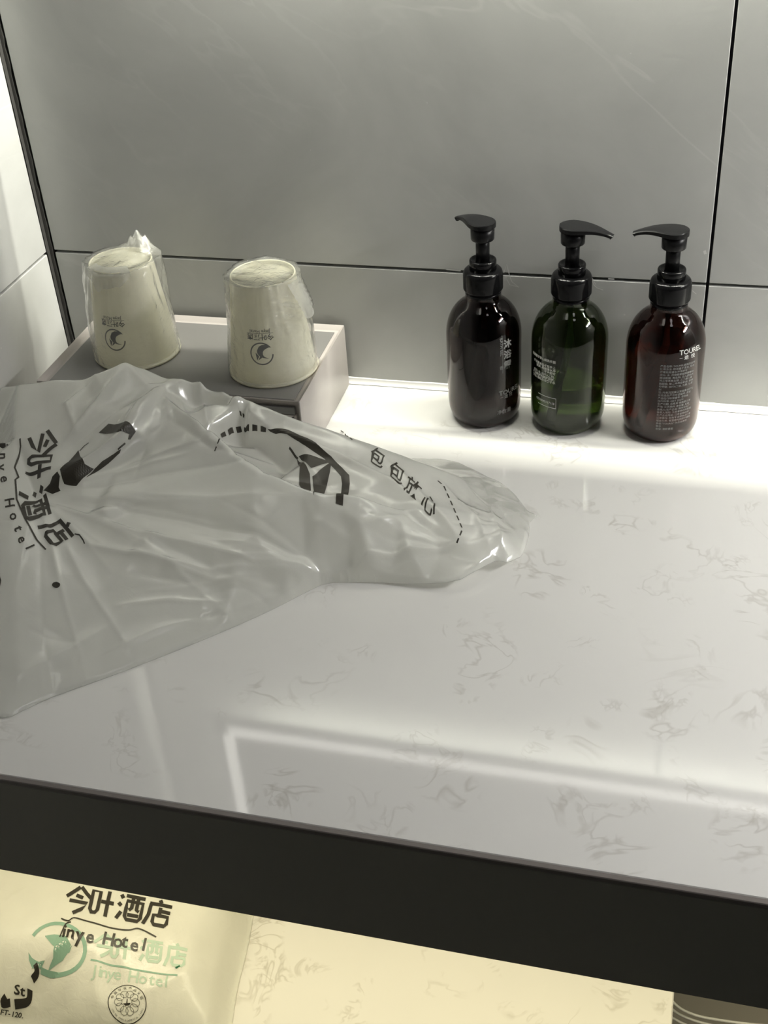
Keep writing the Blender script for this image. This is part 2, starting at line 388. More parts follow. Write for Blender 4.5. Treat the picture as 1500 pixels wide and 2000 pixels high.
# ---------------------------------------------------------------- the room
H = .1172                                   # height of the tile joint above the counter
def wall_back():
    w = box('wall_back', -.1, 1.35, .006, .1, -.86, 2.30, M['grout'], kind='structure')
    cols = ((.0055, .5988), (.6012, 1.1988), (1.2012, 1.349)); rows = ((-.4828 - .3, H - .6012), (H - .5988, H - .0012), (H + .0012, H + .5988), (H + .6012, H + 1.1988), (H + 1.2012, 2.298))
    n = 0
    for (x0, x1) in cols:
        for (z0, z1) in rows:
            box('tile', x0, x1, 0, .0075, z0, z1, M['tile'][n % 3], w, .0005, 1); n += 1
    return w
wb = wall_back()
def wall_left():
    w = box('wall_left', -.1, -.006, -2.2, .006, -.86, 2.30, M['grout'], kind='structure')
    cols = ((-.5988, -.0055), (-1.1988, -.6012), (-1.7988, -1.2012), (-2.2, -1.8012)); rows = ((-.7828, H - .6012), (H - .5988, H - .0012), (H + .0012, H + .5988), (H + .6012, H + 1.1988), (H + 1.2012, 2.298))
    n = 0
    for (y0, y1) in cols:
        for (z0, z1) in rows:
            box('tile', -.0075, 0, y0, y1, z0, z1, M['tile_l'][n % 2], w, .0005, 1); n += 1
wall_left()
box('wall_right', 1.35, 1.45, -2.2, .1, -.86, 2.30, M['plaster'], kind='structure')
box('wall_front', -.1, 1.45, -2.3, -2.2, -.86, 2.30, M['plaster'], kind='structure')
box('floor', -.1, 1.45, -2.3, .1, -.96, -.86, M['floor'], kind='structure')
box('ceiling', -.1, 1.45, -2.3, .1, 2.30, 2.36, M['plaster'], kind='structure')
# ragged dark sealant in the corner, pale silicone bead where the wall meets the counter
def corner_bead():
    r = random.Random(4); V = []; F = []; n = 160
    for i in range(n):
        z = .001 + (1.2 - .001) * i / (n - 1); a = .0036 + r.uniform(-.0007, .0007); b = .0036 + r.uniform(-.0006, .0006)
        V += [(-.004, .004, z), (a, .004, z), (a, -.0004, z), (.0006, -.0006, z), (-.0004 , -b, z), (-.004, -b, z)]
    for i in range(n - 1):
        for k in range(6): F.append((i * 6 + k, i * 6 + (k + 1) % 6, i * 6 + 6 + (k + 1) % 6, i * 6 + 6 + k))
    F += [tuple(reversed(range(6))), tuple(range((n - 1) * 6, n * 6))]
    mesh('trim_1', V, F, M['sealant'], kind='structure')
corner_bead()
V = []; F = []; xs = np.linspace(.006, 1.3, 120); rr = random.Random(2)
for x in xs:
    s = .0052 + rr.uniform(-.0004, .0004)
    for k in range(6):
        a = math.pi / 2 * k / 5; V.append((x, -s * (1 - math.sin(a)) - .0003, s * (1 - math.cos(a)) + .0002))
    V.append((x, .002, .0002))
for i in range(len(xs) - 1):
    for k in range(7): F.append((i * 7 + k, i * 7 + (k + 1) % 7, i * 7 + 7 + (k + 1) % 7, i * 7 + 7 + k))
mesh('trim_2', V, F, M['silicone'], smooth=True, kind='structure')
# scuffs on the wall beside the pump bottles
def on_wall(X, Y): return X, np.full(X.shape, -.0003), Y
for pts, w in (([(0.3803, 0.1189), (0.3929, 0.1183)], 0.0011), ([(0.4304, 0.1182), (0.433, 0.1264), (0.4357, 0.1152), (0.4375, 0.1105), (0.4437, 0.1056)], 0.0006), ([(0.433, 0.1127), (0.4357, 0.1076), (0.4428, 0.1061)], 0.0005), ([(0.5053, 0.1167), (0.5072, 0.1117), (0.5099, 0.109), (0.5151, 0.1074)], 0.0007), ([(0.5025, 0.1236), (0.5062, 0.1168), (0.5089, 0.1118)], 0.0005), ([(0.5948, 0.1469), (0.5959, 0.1439)], 0.0022), ([(0.5882, 0.1112), (0.5917, 0.1082)], 0.0006), ([(0.5189, 0.1179), (0.524, 0.1178)], 0.001),
               ):
    lay('scuff_mark', stroke2d(pts, w), on_wall, M['scuff'], wb)

# ---------------------------------------------------------------- backlit mirror and ceiling lamps (above the frame, they light the counter)
mir = empty('wall_mirror', (0, 0, 0), 'backlit mirror hung on the tiled wall above the white counter', 'mirror')
box('glass', MX0, MX1, MY, MY + .005, MZ0, MZ1, M['mirror'], mir)
box('edge', MX0 - .001, MX1 + .001, MY - .0005, MY + .006, MZ0 - .0025, MZ0, M['mirror_edge'], mir)
box('edge', MX0 - .0025, MX0, MY - .0005, MY + .006, MZ0 - .0025, MZ1, M['mirror_edge'], mir)
box('backing_frame', MX0 + .13, MX1 - .13, MY + .006, -.001, MZ0 + .13, MZ1 - .13, M['mirror_edge'], mir)
box('light_band', MX0 + .012, MX1 - .012, MY - .0006, MY - .0001, MZ0 + .010, MZ0 + .024, M['band'], mir)
box('light_band', MX0 + .004, MX0 + .018, MY - .0006, MY - .0001, MZ0 + .024, MZ1 - .02, M['band'], mir)
for (x, y), lb in (((1.05, -.85), 'round ceiling lamp above the right end of the counter'), ((.15, -.80), 'round ceiling lamp above the left end of the counter')):
    t = empty('ceiling_lamp', (x, y, 2.30), lb, 'lamp')
    lathe('housing', [(.155, 0), (.170, 0), (.172, -.006), (.168, -.010), (.156, -.010), (.155, -.002)], M['plaster'], t, 48)
    lathe('diffuser', [(0, -.003), (.156, -.003), (.156, -.005), (0, -.005)], M['lamp'], t, 48)

wl = empty('wall_lamp', (1.348, -.20, .58), 'long wall lamp on the right hand wall beyond the counter end', 'lamp')
box('backplate', -.012, .0, -.06, .06, -.06, .06, M['mirror_edge'], wl, .002)
box('arm', -.06, -.012, -.01, .01, .02, .038, M['mirror_edge'], wl)
box('shade', -.150, -.045, -.17, .17, .024, .040, M['plaster'], wl, .003)

# ---------------------------------------------------------------- counter
DEP = .5177
ct = empty('countertop', (0, 0, 0), 'white quartz countertop with fine grey veins and black front apron', 'countertop')
box('slab', .0005, 1.348, -DEP + .0042, -.0002, -.020, 0, M['quartz'], ct, .0006, 1)
box('front_apron', .0005, 1.348, -DEP, -DEP + .0180, -.0945, -.0035, M['black_panel'], ct, .0006, 1)
box('edge_strip', .0005, 1.348, -DEP, -DEP + .0040, -.0034, .0003, M['panel_edge'], ct, .0005, 1)
box('led_channel', .02, 1.3, -.478, -.462, -.0255, -.0202, M['plaster'], ct)
sh = empty('shelf', (0, 0, -.3), 'pale veined stone shelf lit from above, under the counter', 'shelf')
box('board', .0005, .627, -.545, -.001, -.020, 0, M['shelfq'], sh, .001, 1)
box('bracket', .60, .62, -.53, -.002, -.06, -.0205, M['black_panel'], sh)

gb = empty('lower_board', (0, 0, -.5), 'dull grey board seen low in the gap past the stone shelf', 'board')
box('board', .63, 1.30, -.56, -.002, -.02, 0, plain('grey_board', (.30, .28, .25), .6), gb, .001, 1)
box('batten', .64, 1.29, -.05, -.02, -.06, -.0205, M['black_panel'], gb)

# ---------------------------------------------------------------- grey drawer box
BX0, BX1, BY0, BY1, BZ = .046, .2855, -.1425, -.0060, .0622
db = empty('drawer_box', (0, 0, 0), 'warm grey plastic drawer box with a sunken tray top in the corner', 'box')
def shell():
    bm = box_bm(BX0, BX1, BY0, BY1, .0005, BZ)
    top = [f for f in bm.faces if f.normal.z > .9]
    r = bmesh.ops.inset_region(bm, faces=top, thickness=.0062, depth=0)
    bmesh.ops.translate(bm, verts=top[0].verts[:], vec=(0, 0, -.0048))
    fr = [f for f in bm.faces if f.normal.y < -.9 and f.calc_center_median().y < BY0 + .001]
    r = bmesh.ops.inset_region(bm, faces=fr, thickness=.004, depth=0)
    for v in fr[0].verts:
        if v.co.z > .03: v.co.z = BZ - .0078
        v.co.y += .006
    bmesh.ops.bevel(bm, geom=[e for e in bm.edges if e.calc_face_angle(0) > .5], offset=.0011, segments=2, profile=.6, affect='EDGES')
    return sharp(bm_obj('body', bm, M['boxside'], db), 40)
shell()
box('tray_mat', BX0 + .0075, BX1 - .0075, BY0 + .0075, BY1 - .0075, BZ - .0048, BZ - .0040, M['boxtop'], db, .0003, 1)
dr = box('drawer', BX0 + .005, BX1 - .005, BY0 + .0012, BY0 + .0058, .0048, BZ - .0155, M['boxside'], db, .0008, 2)
box('finger_lip', BX0 + .006, BX1 - .006, BY0 + .0016, BY0 + .0052, BZ - .0150, BZ - .0085, M['boxtop'], dr, .0006, 2)
lay('printed_mark', merge2d([stroke2d([(.268, .0455), (.274, .0435), (.279, .0425)], .0012), stroke2d([(.271, .0405), (.275, .0437), (.2785, .0455)], .0009)]), lambda X, Y: (X, np.full(X.shape, BY0 + .0010), Y), M['ink'], dr)

# ---------------------------------------------------------------- paper cups, upside down in film
CUP_H, CUP_R0, CUP_R1, CUP_Z = .088, .0372, .0272, BZ - .0039
def emblem(parts_r=1.):
    r = parts_r
    sc = lambda pts: [(x * r, y * r) for x, y in pts]
    polys = [[(-.39, .30), (-.2, .67), (.1, .84), (.40, .85), (.70, .75), (.93, .56), (.68, .58), (.45, .48), (.24, .34), (.12, .14), (.12, -.10), (.24, -.28), (.45, -.38), (.70, -.40), (.45, -.44), (.17, -.40), (-.16, -.26), (-.34, -.05), (-.41, .12)],
             [(-.55, .10), (-.50, -.30), (-.44, -.66), (-.34, -.45), (-.24, -.24)], [(-.37, -.66), (-.20, -.52), (.03, -.36), (-.15, -.24), (-.20, -.35)]]
    out = [stroke2d(circle_pts(0, 0, r, 44, math.radians(38), math.radians(38 + 318)), .12 * r)]
    for p in polys: out.append((sc(p), [tuple(range(len(p)))]))
    return out
def make_cup(loc, label, ang, zemb, seed, kind):
    t = empty('paper_cup', loc, label, 'cup', 'upturned paper cups on the drawer box')
    R = lambda z: CUP_R0 - (CUP_R0 - CUP_R1) * np.clip(z / CUP_H, 0, 1)
    lathe('body', [(CUP_R0 - .0030, .0006), (CUP_R0 - .0005, .002), (CUP_R0 - .0006, .004), (R(.006), .006), (R(.04), .04), (CUP_R1 + .0002, CUP_H - .001), (CUP_R1 - .0002, CUP_H), (CUP_R1 - .0010, CUP_H), (CUP_R1 - .0014, CUP_H - .0008), (CUP_R1 - .0014, CUP_H - .004)], M['cup'], t, 72).data
    lathe('base_disc', [(0, CUP_H - .0036), (CUP_R1 - .0013, CUP_H - .0036), (CUP_R1 - .0013, CUP_H - .0044), (0, CUP_H - .0044)], M['cup'], t, 48)
    rim = [(CUP_R0 - .0002 + .0019 * math.cos(a), .0019 + .0019 * math.sin(a)) for a in np.linspace(-math.pi, math.pi, 13)]
    lathe('rolled_rim', [(r, z) for r, z in rim], M['cup'], t, 72)
    def wrapped(off):
        def f(X, Y):
            z = np.clip(Y, .002, CUP_H); r = R(z) + off; a = math.radians(ang) + X / R(zemb)
            return r * np.cos(a), r * np.sin(a), z
        return f
    for nm, e in zip(('emblem_ring', 'emblem_crescent', 'emblem_leaf', 'emblem_leaf'), emblem(.0094)): lay(nm, affine2d(e, ((1, 0), (0, 1)), (0, zemb)), wrapped(.00025), M['ink'], t, .003)
    # the lettering stands upside down, as the cup does
    tx = [affine2d(glyph('今叶酒店', .02, .0060, 'CENTER'), ((-1, 0), (0, -1)), (0, zemb + .0168)), affine2d(glyph('Jinye Hotel', .01, .0042, 'CENTER'), ((-1, 0), (0, -1)), (0, zemb + .0208)), stroke2d([(-.0118, zemb + .0178), (.0118, zemb + .0178)], .00028)]
    lay('printed_lettering', merge2d(tx), wrapped(.00025), M['ink'], t, .003)['kind'] = 'stuff'
    # the film around the cup
    na, nz = 144, 40
    V = []; F = []
    def wob(a, z): return (.0009 * np.sin(3 * a + 40 * z + seed) + .0007 * np.sin(7 * a - 70 * z + 2 * seed) + .0005 * abs(np.sin(11 * a + 120 * z)) + .0004 * np.sin(19 * a + 90 * z * np.cos(a)))
    for j in range(nz + 1):
        z = .0028 + (CUP_H + .0012 - .0028) * j / nz
        for k in range(na):
            a = 2 * math.pi * k / na; d = .0018 + .0012 * (j / nz) + max(wob(a, z), -.0012) * (.5 + .8 * j / nz)
            if kind == 1: d += .0055 * math.exp(-((a - .45) / .38) ** 2) * (j / nz) ** 1.3 + .003 * math.exp(-((a - 3.3) / .5) ** 2) * math.sin(math.pi * j / nz)
            else: d += .0045 * math.exp(-(((a + .1 + math.pi) % (2 * math.pi) - math.pi) / .35) ** 2) * math.sin(math.pi * min(j / nz * 1.1, 1)) ** 2 + .0016 * math.exp(-((a - 3.4) / .4) ** 2) * (j / nz)
            r = float(R(z)) + d; V.append((r * math.cos(a), r * math.sin(a), z))
    nr = 14
    for i in range(1, nr + 1):
        q = 1 - i / nr
        for k in range(na):
            a = 2 * math.pi * k / na; b = V[nz * na + k]; x, y = b[0] * q, b[1] * q
            z = CUP_H + .0004 + .0022 * (.5 - abs(float(wave(np.array([x]), np.array([y]), int(seed * 10), 190)[0]))) * (1 - q ** 4) + .0010 * (.4 - abs(math.sin(95 * (x * .5 + y * .85) + 1.2 * math.sin(150 * x)))) * (1 - q ** 4) - .0016 * (1 - q ** 6)
            if kind == 1:
                z += .0150 * math.exp(-((x - .010) ** 2 + (y - .021) ** 2) / .0105 ** 2) * (.75 + .5 * abs(math.sin(380 * x + 200 * y))) + .0045 * math.exp(-((x + .004) ** 2 + (y - .020) ** 2) / .012 ** 2)
            V.append((x, y, z))
    rows = nz + nr
    for j in range(rows):
        for k in range(na):
            k2 = (k + 1) % na; F.append((j * na + k, j * na + k2, (j + 1) * na + k2, (j + 1) * na + k))
    w = mesh('film_wrapper', V, F, M['wrap'], t, True, label='crinkled clear plastic film around the cup')
    P3 = np.array(V); th = np.where(np.arange(len(P3)) > nz * na, -.15 - .9 * np.clip(wave(P3[:, 0] * .5 + P3[:, 1], P3[:, 0] * 2 - P3[:, 1] * .6, int(seed * 7), 120), 0, 1), 0.)      # gathered film is several layers thick
    if kind == 1: th -= .9 * np.exp(-((P3[:, 0] - .010) ** 2 + (P3[:, 1] - .021) ** 2 + (P3[:, 2] - CUP_H - .008) ** 2) / .013 ** 2)
    else: th -= .7 * np.exp(-((P3[:, 0] - .026) ** 2 + (P3[:, 1] + .014) ** 2 + (P3[:, 2] - CUP_H + .022) ** 2) / .016 ** 2) * np.abs(np.sin(300 * P3[:, 2] + 200 * P3[:, 1]))
    w.data.attributes.new('thin', 'FLOAT', 'POINT').data.foreach_set('value', np.clip(th, -1.4, 0).astype(np.float32))
    # a folded end of the film, several layers thick
    V = []; F = []; n1, n2 = 26, 12
    for j in range(n2 + 1):
        for k in range(n1 + 1):
            u = k / n1; v = j / n2
            if kind == 1:
                a = math.radians(-138 + 88 * u); ln = .004 + .015 * max(0, 1 - abs(u - .36) / .36) + .010 * max(0, 1 - abs(u - .75) / .3)
                z = CUP_H + .0022 - ln * v; r = float(R(min(z, CUP_H))) + .0028 + .0008 * math.sin(25 * u) * v
                if v < .3: r -= (.3 - v) * .03
                z = z + (.0006 if v < .1 else 0)
            else:
                a = math.radians(-30 + 50 * u + 12 * v); ln = .030 + .003 * math.sin(9 * u)
                z = CUP_H - .002 - ln * v; r = float(R(min(z, CUP_H))) + .0030 + .0075 * math.sin(math.pi * .5 * v) * (1 - .6 * abs(u - .3)) + .0006 * math.sin(40 * v + 18 * u)
            V.append((r * math.cos(a), r * math.sin(a), z))
    for j in range(n2):
        for k in range(n1): F.append((j * (n1 + 1) + k, j * (n1 + 1) + k + 1, (j + 1) * (n1 + 1) + k + 1, (j + 1) * (n1 + 1) + k))
    mesh('film_fold', V, F, M['wrapfold'], w, True, label='folded over end of the plastic film')
    return t
make_cup((.111, -.073, CUP_Z), 'cream paper cup upturned nearest the corner, film knotted above its base', -93.2, .0290, 1.3, 1)
make_cup((.2435, -.0835, CUP_Z), 'cream paper cup upturned at the drawer box edge, film flap hanging beside it', -83.7, .0310, 4.1, 2)

# ---------------------------------------------------------------- pump bottles
BR = .0320
PROF = [(0, .0022), (.016, .0018), (.0205, .0003), (.0240, .0004), (.0268, .0020), (.0292, .0052), (.0308, .0098), (.0316, .016), (.0320, .030), (.0321, .070), (.0321, .080), (.0316, .0870), (.0300, .0940), (.0272, .1005), (.0232, .1060), (.0188, .1100), (.0162, .1125), (.0152, .1148), (.0150, .1185)]
def smooth_prof(p, n=4): return [tuple(q) for q in catmull([(r, z) for r, z in p], n, False)]
def make_bottle(x, y, label, nozzle, glass, liquid, level, tilt, prints):
    t = empty('pump_bottle', (x, y, 0), label, 'bottle', 'pump bottles along the wall')
    pr = smooth_prof(PROF); pr = [(max(r, 0), z) for r, z in pr]; pr[0] = (0, pr[0][1])
    inner = [(max(r - .0011, 0), z + (.0011 if z < .02 else 0)) for r, z in pr]
    V = []
    lathe('body', pr + [(r, z) for r, z in reversed(inner)], glass, t, 96)
    liq = [(max(r - .0013, 0), z + .0014) for r, z in pr if z + .0014 < level]
    liq = [(0, liq[0][1])] + liq[1:] + [(liq[-1][0], level), (0, level)]
    lathe('liquid', liq, liquid, t, 72)
    tube('dip_tube', [(0, 0, .115), (.0005, -.0005, .08), (tilt * .5, -.001, .045), (tilt, -.002, .006)], .0031, M['tube_' + ('green' if 'green' in glass.name else 'amber')], t, 14)
    lathe('neck_ring', [(.0135, .1170), (.0150, .1172), (.0152, .1195), (.0140, .1200)], M['pump'], t, 48)
    lathe('screw_cap', [(.0128, .1188), (.0140, .1186), (.0152, .1198), (.0163, .1218), (.0164, .1222), (.0164, .1352), (.0163, .1358), (.0158, .1376), (.0146, .1388), (.0112, .1392), (.0050, .1394)], M['pump'], t, 144, (4, 5, 72, .00035))
    lathe('collar', [(.0112, .1385), (.0112, .1465), (.0108, .1474), (.0094, .1476), (.0086, .1466), (.0062, .1462), (.004, .1462)], M['pump'], t, 64)
    lathe('stem', [(.0057, .1455), (.0057, .1680)], M['pump_matt'], t, 40)
    lathe('head_collar', [(.0050, .1648), (.0092, .1648), (.0096, .1654), (.0098, .1752), (.0060, .1756)], M['pump_matt'], t, 56)
    # teardrop actuator with its nozzle
    V = []; F = []; ts = [-.0110, -.0107, -.0098, -.008, -.0055, -.0025, .001, .004, .007, .010, .013, .016, .019, .022, .025, .028, .0305, .0325]
    ca, sa = math.cos(math.radians(nozzle)), math.sin(math.radians(nozzle))
    ring = 12
    for s in ts:
        if s < .001: w = math.sqrt(max(.0111 ** 2 - s * s, 1e-9))
        else:
            q = (s - .001) / .0315; w = .0111 + (.0030 - .0111) * (q * q * (3 - 2 * q)) ** .85 * 1.0
        top = .1800 - .0052 * max(0, (s - .010) / .0225) ** 2; th = .0048 - .0016 * max(0, s / .0325); bot = top - th
        e = min(.0007, w * .4)
        sec = [(-w, bot + e), (-w, top - e), (-w + e, top), (-w * .45, top + .0002), (0, top + .0003), (w * .45, top + .0002), (w - e, top), (w, top - e), (w, bot + e), (w - 2 * e, bot), (0, bot - .0001), (-w + 2 * e, bot)]
        slant = .0020 if s == ts[-1] else 0
        for (a, z) in sec:
            ss = s - (slant if z < top - th * .5 else 0); V.append((ss * ca - a * sa, ss * sa + a * ca, z))
    for i in range(len(ts) - 1):
        for k in range(ring): F.append((i * ring + k, i * ring + (k + 1) % ring, (i + 1) * ring + (k + 1) % ring, (i + 1) * ring + k))
    F += [tuple(range(ring)), tuple(reversed(range(len(V) - ring, len(V))))]
    o = mesh('pump_head', V, F, M['pump_matt'], t, True); bm = bmesh.new(); bm.from_mesh(o.data); bmesh.ops.recalc_face_normals(bm, faces=bm.faces); bm.to_mesh(o.data); bm.free(); sharp(o, 32)
    tube('nozzle_hole', [(.0312 * ca, .0312 * sa, .1738), (.0318 * ca, .0318 * sa, .1731)], .0011, M['ink'], o, 12)
    rp = np.array(pr); rz = lambda z: np.interp(z, rp[8:, 1], rp[8:, 0])
    for nm, vf, mat in prints:
        def f(X, Y):
            r = rz(Y) + .00025; a = np.radians(X / BR * 57.29578); return r * np.cos(a), r * np.sin(a), Y
        lay(nm, vf, f, mat, t, .004)['kind'] = 'stuff'
    return t
M['tube_green'] = plain('green_tube', (.36, .52, .16), .4); M['tube_amber'] = plain('amber_tube', (.62, .26, .14), .4)
for k in ('tube_green', 'tube_amber'): M[k].node_tree.nodes['Principled BSDF'].inputs['Transmission Weight'].default_value = .3
A = lambda deg: math.radians(deg) * BR
def line(s, deg, z, size, off=0, align='LEFT'): return affine2d(glyph(s, off, size, align), ((1, 0), (0, 1)), (A(deg), z))
def rotline(s, deg, z, size, off=0): return affine2d(glyph(s, off, size), ((0, 1), (-1, 0)), (A(deg), z))      # reads downwards
p1 = [affine2d(glyph(c, .03, .0082), ((1, 0), (0, 1)), (A(-49), .0795 - .0098 * k)) for k, c in enumerate('沐浴露')]
p1s = [rotline('BATH GEL', -54.5, .0890, .0036), affine2d(glyph('香', 0, .004), ((1, 0), (0, 1)), (A(-56), .0600)), line('途 悦', -48, .0312, .0040), stroke2d([(A(-55), .0325), (A(-50), .0325)], .0003), stroke2d([(A(-50.5), .056), (A(-50.5), .091)], .00022)]
p1t = [line('TOUREL', -57, .0348, .0062, .01), line('净含量', -60, .0165, .0048)]
p2 = [line(s, -103 - 0, z, .0027, .02, 'RIGHT') for s, z in (('适量置于掌心揉洗手面', .0722), ('将适量本品于双手上', .0668), ('揉搓, 再用清水冲', .0640), ('干净即可', .0612), ('成分: 水, EDTA二钠, ', .0584), ('椰油酰胺丙基甜菜碱, ', .0556), ('甘油, 香精及去离子水', .0528))]
p2 += [stroke2d([(A(-134), .0388), (A(-101.3), .0388), (A(-101.3), .0292), (A(-134), .0292)], .0005), line('GD20042117113', -103.5, .0326, .0028, .01, 'RIGHT')]
L3 = ['产品名称: TOUREL途悦洗发露', '使用方法: 取适量于湿发, 轻柔', '按摩后用清水冲净即可', '成分: 水, 月桂醇聚醚硫酸酯钠', '椰油酰胺, 氯化钠, 瓜儿胶羟丙', '基三甲基氯化铵, 乙二醇二硬', '脂酸酯, 聚二甲基硅氧烷, 香精', '柠檬酸, EDTA二钠, 泛醇, 防腐', '剂', '注: 内有沉淀属正常现象请摇匀', '化妆品生产许可证编号: 苏妆', '产品执行标准编号: 粤妆备', '执行标准: GB/T 29679', '生产日期: 见瓶身 保质期三年', '产地: 江苏扬州 净含量: 见瓶', '备案人/生产企业: 扬州日化厂', '备案人地址: 江苏省扬州市杭集', '生产企业地址: 江苏省扬州市', '注意事项: 如有不适请停止使用', '储存条件: 常温避光阴凉干燥处', '商标 "TOUREL" 为注册商标', '警示', '香型: 清新香型']
p3 = [line(s, -93.3, .0762 - .00270 * k, .00225, .01) for k, s in enumerate(L3)]
p3t = [line('TOUREL', -67.5, .0862, .0058, .01), line('途  悦', -60, .0820, .0040, .01), stroke2d([(A(-67), .0835), (A(-62.5), .0835)], .0003)]
amber_dark = glassy('dark_amber_bottle', (.10, .055, .05)); green_g = glassy('dark_green_bottle', (.17, .21, .10)); amber = glassy('red_amber_bottle', (.18, .09, .072))
liq_d = glassy('dark_amber_liquid', (.30, .17, .13), 1.34); liq_g = glassy('green_liquid', (.60, .72, .45), 1.34); liq_a = glassy('amber_liquid', (.70, .45, .36), 1.34)
make_bottle(.4195, -.038, 'near-black amber pump bottle with vertical lettering, left of the green one', 140, amber_dark, liq_d, .085, -.010, [('printed_lettering', merge2d(p1), M['dim_ink']), ('printed_lettering', merge2d(p1s), M['dim_ink']), ('printed_lettering', merge2d(p1t), M['dim_ink'])])
make_bottle(.4925, -.038, 'dark green pump bottle in the middle of the row by the wall', -9, green_g, liq_g, .050, -.010, [('printed_lettering', merge2d(p2), M['white_ink'])])
make_bottle(.5713, -.038, 'reddish amber pump bottle covered in small print, at the row\'s right end', 174, amber, liq_a, .080, -.012, [('printed_lettering', merge2d(p3), M['dim_ink']), ('printed_brand', merge2d(p3t), M['white_ink'])])

# ---------------------------------------------------------------- soft plastic bags
BAG_OUTLINE = [(0.1739,-0.4687), (0.1835,-0.4611), (0.1978,-0.4447), (0.2248,-0.4216), (0.2521,-0.3968), (0.2799,-0.3701), (0.308,-0.341), (0.3249,-0.3212), (0.339,-0.3033), (0.3518,-0.2932), (0.3858,-0.288), (0.4221,-0.2873), (0.4463,-0.2827), (0.4674,-0.2589), (0.4752,-0.258), (0.4822,-0.2496), (0.4852,-0.2419), (0.486,-0.2165), (0.4837,-0.1961), (0.4877,-0.1852), (0.4798,-0.1809), (0.4668,-0.1606), (0.4525,-0.1452), (0.4389,-0.1376), (0.4232,-0.127), (0.4004,-0.1181), (0.36,-0.124), (0.32,-0.13), (0.295,-0.14), (0.288,-0.1455), (0.25,-0.1458), (0.15,-0.1458), (0.06,-0.1458), (0.012,-0.148), (0.01,-0.22), (0.01,-0.33), (0.03,-0.4), (0.09,-0.445), (0.14,-0.468)]
